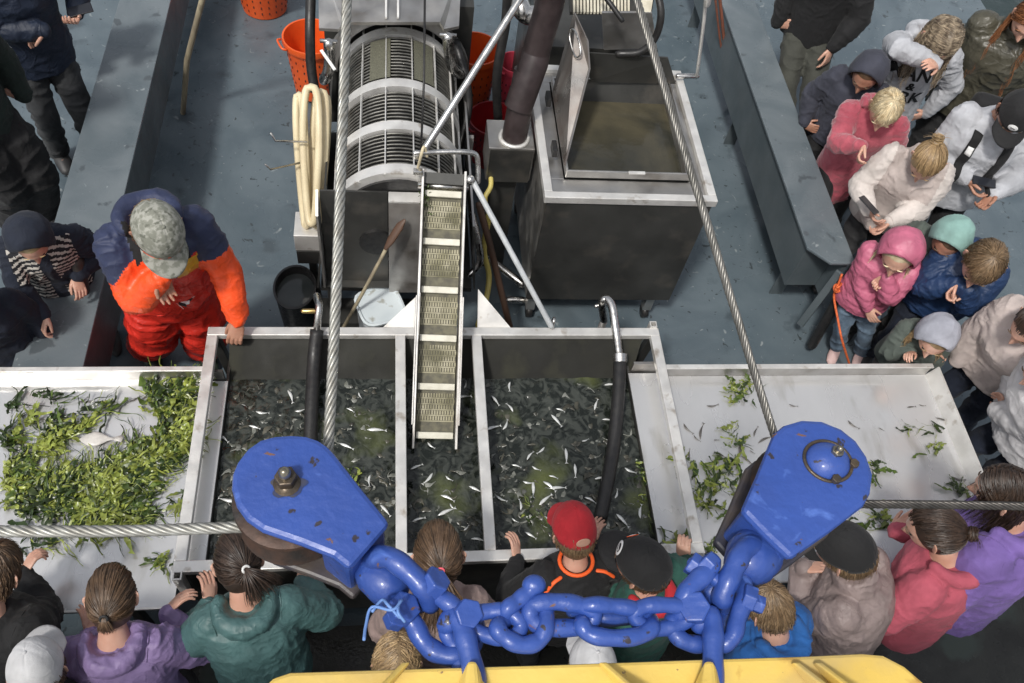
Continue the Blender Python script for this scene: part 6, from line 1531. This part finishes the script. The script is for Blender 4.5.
def shackle(a, b_, width, r, twist, par=None):
    """U bow closed by a bolt with hexagon head and nut; bow end at a, pin at b"""
    a = np.asarray(a, float); b_ = np.asarray(b_, float); d = nrm(b_ - a); up = nrm(V3(0, 0, 1) - d * d[2]); sv = np.cross(d, up); w_ = sv * math.cos(R_(twist)) + up * math.sin(R_(twist)); hw_ = width / 2
    L = np.linalg.norm(b_ - a); c0 = a + d * hw_; P = [b_ + w_ * hw_ * .9, c0 + d * (L - hw_) * .45 + w_ * hw_ * 1.04]
    for t in np.linspace(90, 270, 14): P.append(c0 + d * hw_ * math.cos(R_(t)) + w_ * hw_ * math.sin(R_(t)))
    P += [c0 + d * (L - hw_) * .45 - w_ * hw_ * 1.04, b_ - w_ * hw_ * .9]
    s_ = MB().tube(spline(P, 4), r, 14, round_caps=True).build('shackle', blue_m, par or chain)
    for g in (1, -1): MB().tube([b_ + w_ * g * (hw_ * .9 - r * .9), b_ + w_ * g * (hw_ * .9 + r * .9)], r * 1.5, 18).build('lug', blue_m, s_, auto=40)
    MB().tube([b_ - w_ * (hw_ + r * 2.6), b_ + w_ * (hw_ + r * 2.8)], r * .75, 14, round_caps=True).build('pin', blue_m, s_)
    hexnut(b_ + w_ * (hw_ + r * 1.9), w_, r * 1.4, r * 1.2, blue_m, s_); hexnut(b_ - w_ * (hw_ + r * 1.7), w_, r * 1.55, r * 1.0, blue_m, s_)
    return s_
CRr = .0160
P_ = lambda x, y, z=0: at(x, y, CZ + z)
# eyes of the blocks
def eye(t, c, r1, h):
    b = MB(); b.tube([c, c + V3(0, 0, .001)], r1, 24); 
def cspline(P, n=6):
    P = [np.asarray(p, float) for p in P]; k = len(P); out = []
    for i in range(k):
        a_, b_, c_, d_ = P[i - 1], P[i], P[(i + 1) % k], P[(i + 2) % k]
        for j in range(n):
            t_ = j / n; out.append(.5 * ((2 * b_) + (-a_ + c_) * t_ + (2 * a_ - 5 * b_ + 4 * c_ - d_) * t_ ** 2 + (-a_ + 3 * b_ - 3 * c_ + d_) * t_ ** 3))
    return np.array(out)
def lnk(pts, r, closed=True, name='link', par=None):
    P = [P_(*q_) for q_ in pts]; C = cspline(P) if closed else spline(P, 6)
    rr_ = r * (1 + .05 * np.sin(np.arange(len(C)) * .9))
    return MB().tube(C, rr_, 14, closed=closed, round_caps=not closed).build(name, blue_m, par or chain)
def hexpx(x, y, z, dx, dy, dz, r, h, par=None):
    c = P_(x, y, z); ax = nrm(P_(x + dx, y + dy, z + dz) - c); hexnut(c, ax, r, h, blue_m, par or chain)
L1, L2 = .0135, .0165
# left block: boss, eye and its pin
MB().tube([at(376, 572, CZ - .045), at(388, 584, CZ - .04)], .038, 24, round_caps=True).build('swivel_boss', blue_m, t1, auto=50)
lnk([(372, 578, -.06), (372, 560, -.015), (388, 557, .02), (408, 571, .02), (425, 589, .01), (430, 602, -.02)], L2 * 1.12, False, 'swivel_eye', t1)
lnk([(378, 594, -.07), (398, 604, -.05), (420, 604, -.04)], L2, False, 'swivel_eye', t1)
hexpx(434, 583, .015, 10, -10, .02, .024, .030)
# lower left shackle
s1 = lnk([(404, 612, -.02), (414, 624, -.025), (424, 642, -.03), (440, 654, -.03), (458, 655, -.03), (472, 644, -.03), (476, 628, -.03)], L2, False, 'shackle')
hexpx(403, 609, -.005, 8, -8, .03, .027, .026, s1); hexpx(396, 618, -.02, 8, -8, .03, .020, .024, s1)
# link into the first bolt
lnk([(432, 592, -.01), (442, 598, .0), (456, 608, .0), (468, 616, -.01)], L1 * 1.1, False)
hexpx(467, 614, .012, 6, -2, .03, .024, .03)
lnk([(470, 616, 0), (492, 611, .005), (510, 613, .005), (521, 624, 0), (514, 636, -.005), (496, 637, -.005), (474, 630, -.01)], L1)
s3 = lnk([(506, 628, -.03), (506, 611, .012), (516, 602, .014), (526, 594, .016), (534, 586, .02)], L1, False, 'hook_link'); MB().ell(P_(534, 585, .02), I3, (.020, .017, .017), 16, 10).build('lug', blue_m, s3)
lnk([(498, 626, .012), (506, 638, .010), (522, 645, .006), (538, 641, .004), (546, 627, .008), (545, 610, .0), (538, 604, -.02), (520, 610, -.03)], L1 * 1.05)
lnk([(536, 604, .012), (560, 602, .014), (582, 606, .012), (594, 615, .006), (584, 626, -.004), (560, 628, -.006), (540, 626, -.002), (530, 615, .006)], L1 * 1.08)
lnk([(573, 610, -.014), (590, 605, .02), (612, 606, .016), (634, 609, .012), (646, 614, -.012), (630, 616, -.02), (600, 616, -.02)], L1)
lnk([(582, 624, .010), (590, 634, .010), (612, 638, .010), (638, 636, .008), (652, 627, .004), (644, 617, -.02), (610, 618, -.02), (590, 617, -.016)], L1 * 1.05)
lnk([(634, 614, .008), (646, 606, .014), (666, 605, .014), (684, 608, .010), (688, 619, .0), (670, 627, -.006), (646, 628, -.004)], L1)
lnk([(674, 618, -.008), (674, 632, -.010), (686, 642, -.012), (702, 644, -.016), (716, 636, -.02), (716, 620, -.03), (694, 612, -.03)], L1 * 1.05)
# right shackle with its bolts
s2 = lnk([(681, 611, .004), (684, 598, .012), (694, 584, .018), (706, 572, .02), (711, 563, .022)], L2 * 1.05, False, 'shackle'); lnk([(700, 611, -.02), (708, 596, -.02), (717, 582, -.01)], L2 * .9, False, 'shackle')
hexpx(694, 608, .016, 0, -4, .03, .027, .030, s2); hexpx(708, 564, .022, 7, 7, 0, .021, .022, s2)
MB().tube([P_(694, 564, .01), P_(722, 584, .01)], .0125, 14, round_caps=True).build('pin', blue_m, s2); hexpx(694, 565, .01, 10, 7, 0, .021, .020, s2)
# right block: disc boss, shackle and link
MB().tube([at(758, 552, CZ - .03), at(750, 560, CZ - .02)], .047, 28, round_caps=True).build('swivel_boss', blue_m, t2, auto=50)
lnk([(768, 560, -.03), (757, 546, .0), (744, 550, .022), (735, 566, .024), (727, 584, .016), (722, 598, .0), (726, 606, -.03)], L2 * 1.12, False, 'swivel_eye', t2)
lnk([(742, 582, -.01), (744, 598, .006), (738, 618, .004), (733, 636, .0), (722, 644, -.01), (716, 634, -.02), (722, 612, -.035), (732, 592, -.035)], L1 * 1.1)
hexpx(748, 598, .012, 10, 4, .0, .023, .022); hexpx(758, 604, .012, 10, 4, 0, .016, .018)
# bars that drop into the lugs of the yellow beam
lnk([(447, 624, -.01), (455, 616, .0), (462, 626, .005), (468, 648, .005), (476, 682, .0)], L2 * 1.05, False, 'hanger'); lnk([(446, 632, -.02), (456, 650, -.03), (463, 684, -.03)], L1, False, 'hanger')
lnk([(700, 624, -.01), (708, 614, .0), (713, 626, .005), (713, 648, .005), (713, 684, .0)], L2 * 1.05, False, 'hanger')
# twine on the left shackle
tw = MB()
for q_ in ([(402, 600), (392, 610), (372, 607), (366, 625), (364, 640)], [(400, 618), (388, 605), (382, 600), (372, 612)], [(405, 622), (398, 612), (400, 600)]):
    tw.tube(spline([at(x, y, CZ + .03 + .01 * math.sin(i * 2)) for i, (x, y) in enumerate(q_)], 5), .0025, 6)
tw.build('twine', M('blue_twine', (.15, .28, .6), rough=.6), label='frayed blue twine tied to the left end of the chain', cat='twine')

# yellow beam
yel_beam = M('yellow_gloss_paint', (.78, .56, .14), (.68, .47, .10), scale=5, rough=.4, rough2=.55, bump=.001, bscale=60, dirt=(.45, .24, .05), dscale=16, dlo=.62, dhi=.72, specks=[((.25, .16, .08), 70, .70, .73, .3), ((.55, .40, .14), 5, .5, .7, .8)])
YZ = BZ - .06
yb = thing('yellow_beam', at(600, 700, YZ - .1), 'yellow painted lifting beam with gussets across the bottom edge', 'beam')
outl = [(262, 690), (272, 678), (290, 672), (420, 668), (560, 664), (700, 659), (800, 656), (862, 653), (884, 655), (905, 666), (926, 684), (960, 730), (600, 760), (262, 752)]
MB().prism([at(x, y, YZ) for x, y in outl], (0, 0, -.02)).build('top_plate', yel_beam, yb, smooth=False, bevel=.006)
MB().prism([at(x, y + 3, YZ - .022) for x, y in outl], (0, 0, -.10)).build('web', yel_beam, yb, smooth=False, bevel=.004)
for (x, w) in ((472, 1), (709, 1)):
    V = [at(x - 9, 676, YZ + .001), at(x + 9, 676, YZ + .001), at(x + 26, 706, YZ + .001), at(x - 26, 706, YZ + .001)]
    Tt = [at(x - 5, 660, YZ + .035), at(x + 5, 660, YZ + .035), at(x + 9, 700, YZ + .05), at(x - 9, 700, YZ + .05)]
    MB().hexa([V[0], V[1], V[2], V[3], Tt[0], Tt[1], Tt[2], Tt[3]]).build('lug', yel_beam, yb, smooth=False, bevel=.006)
for (x, s_) in ((402, -1), (598, 1), (790, 1), (812, 1)):
    a = at(x, 664, YZ + .004); b_ = at(x + 40 * s_, 712, YZ + .004)
    MB().prism([a, b_, b_ + V3(0, 0, .06), a + V3(0, 0, .012)], (.012, 0, 0)).build('gusset', yel_beam, yb, smooth=False, bevel=.003)
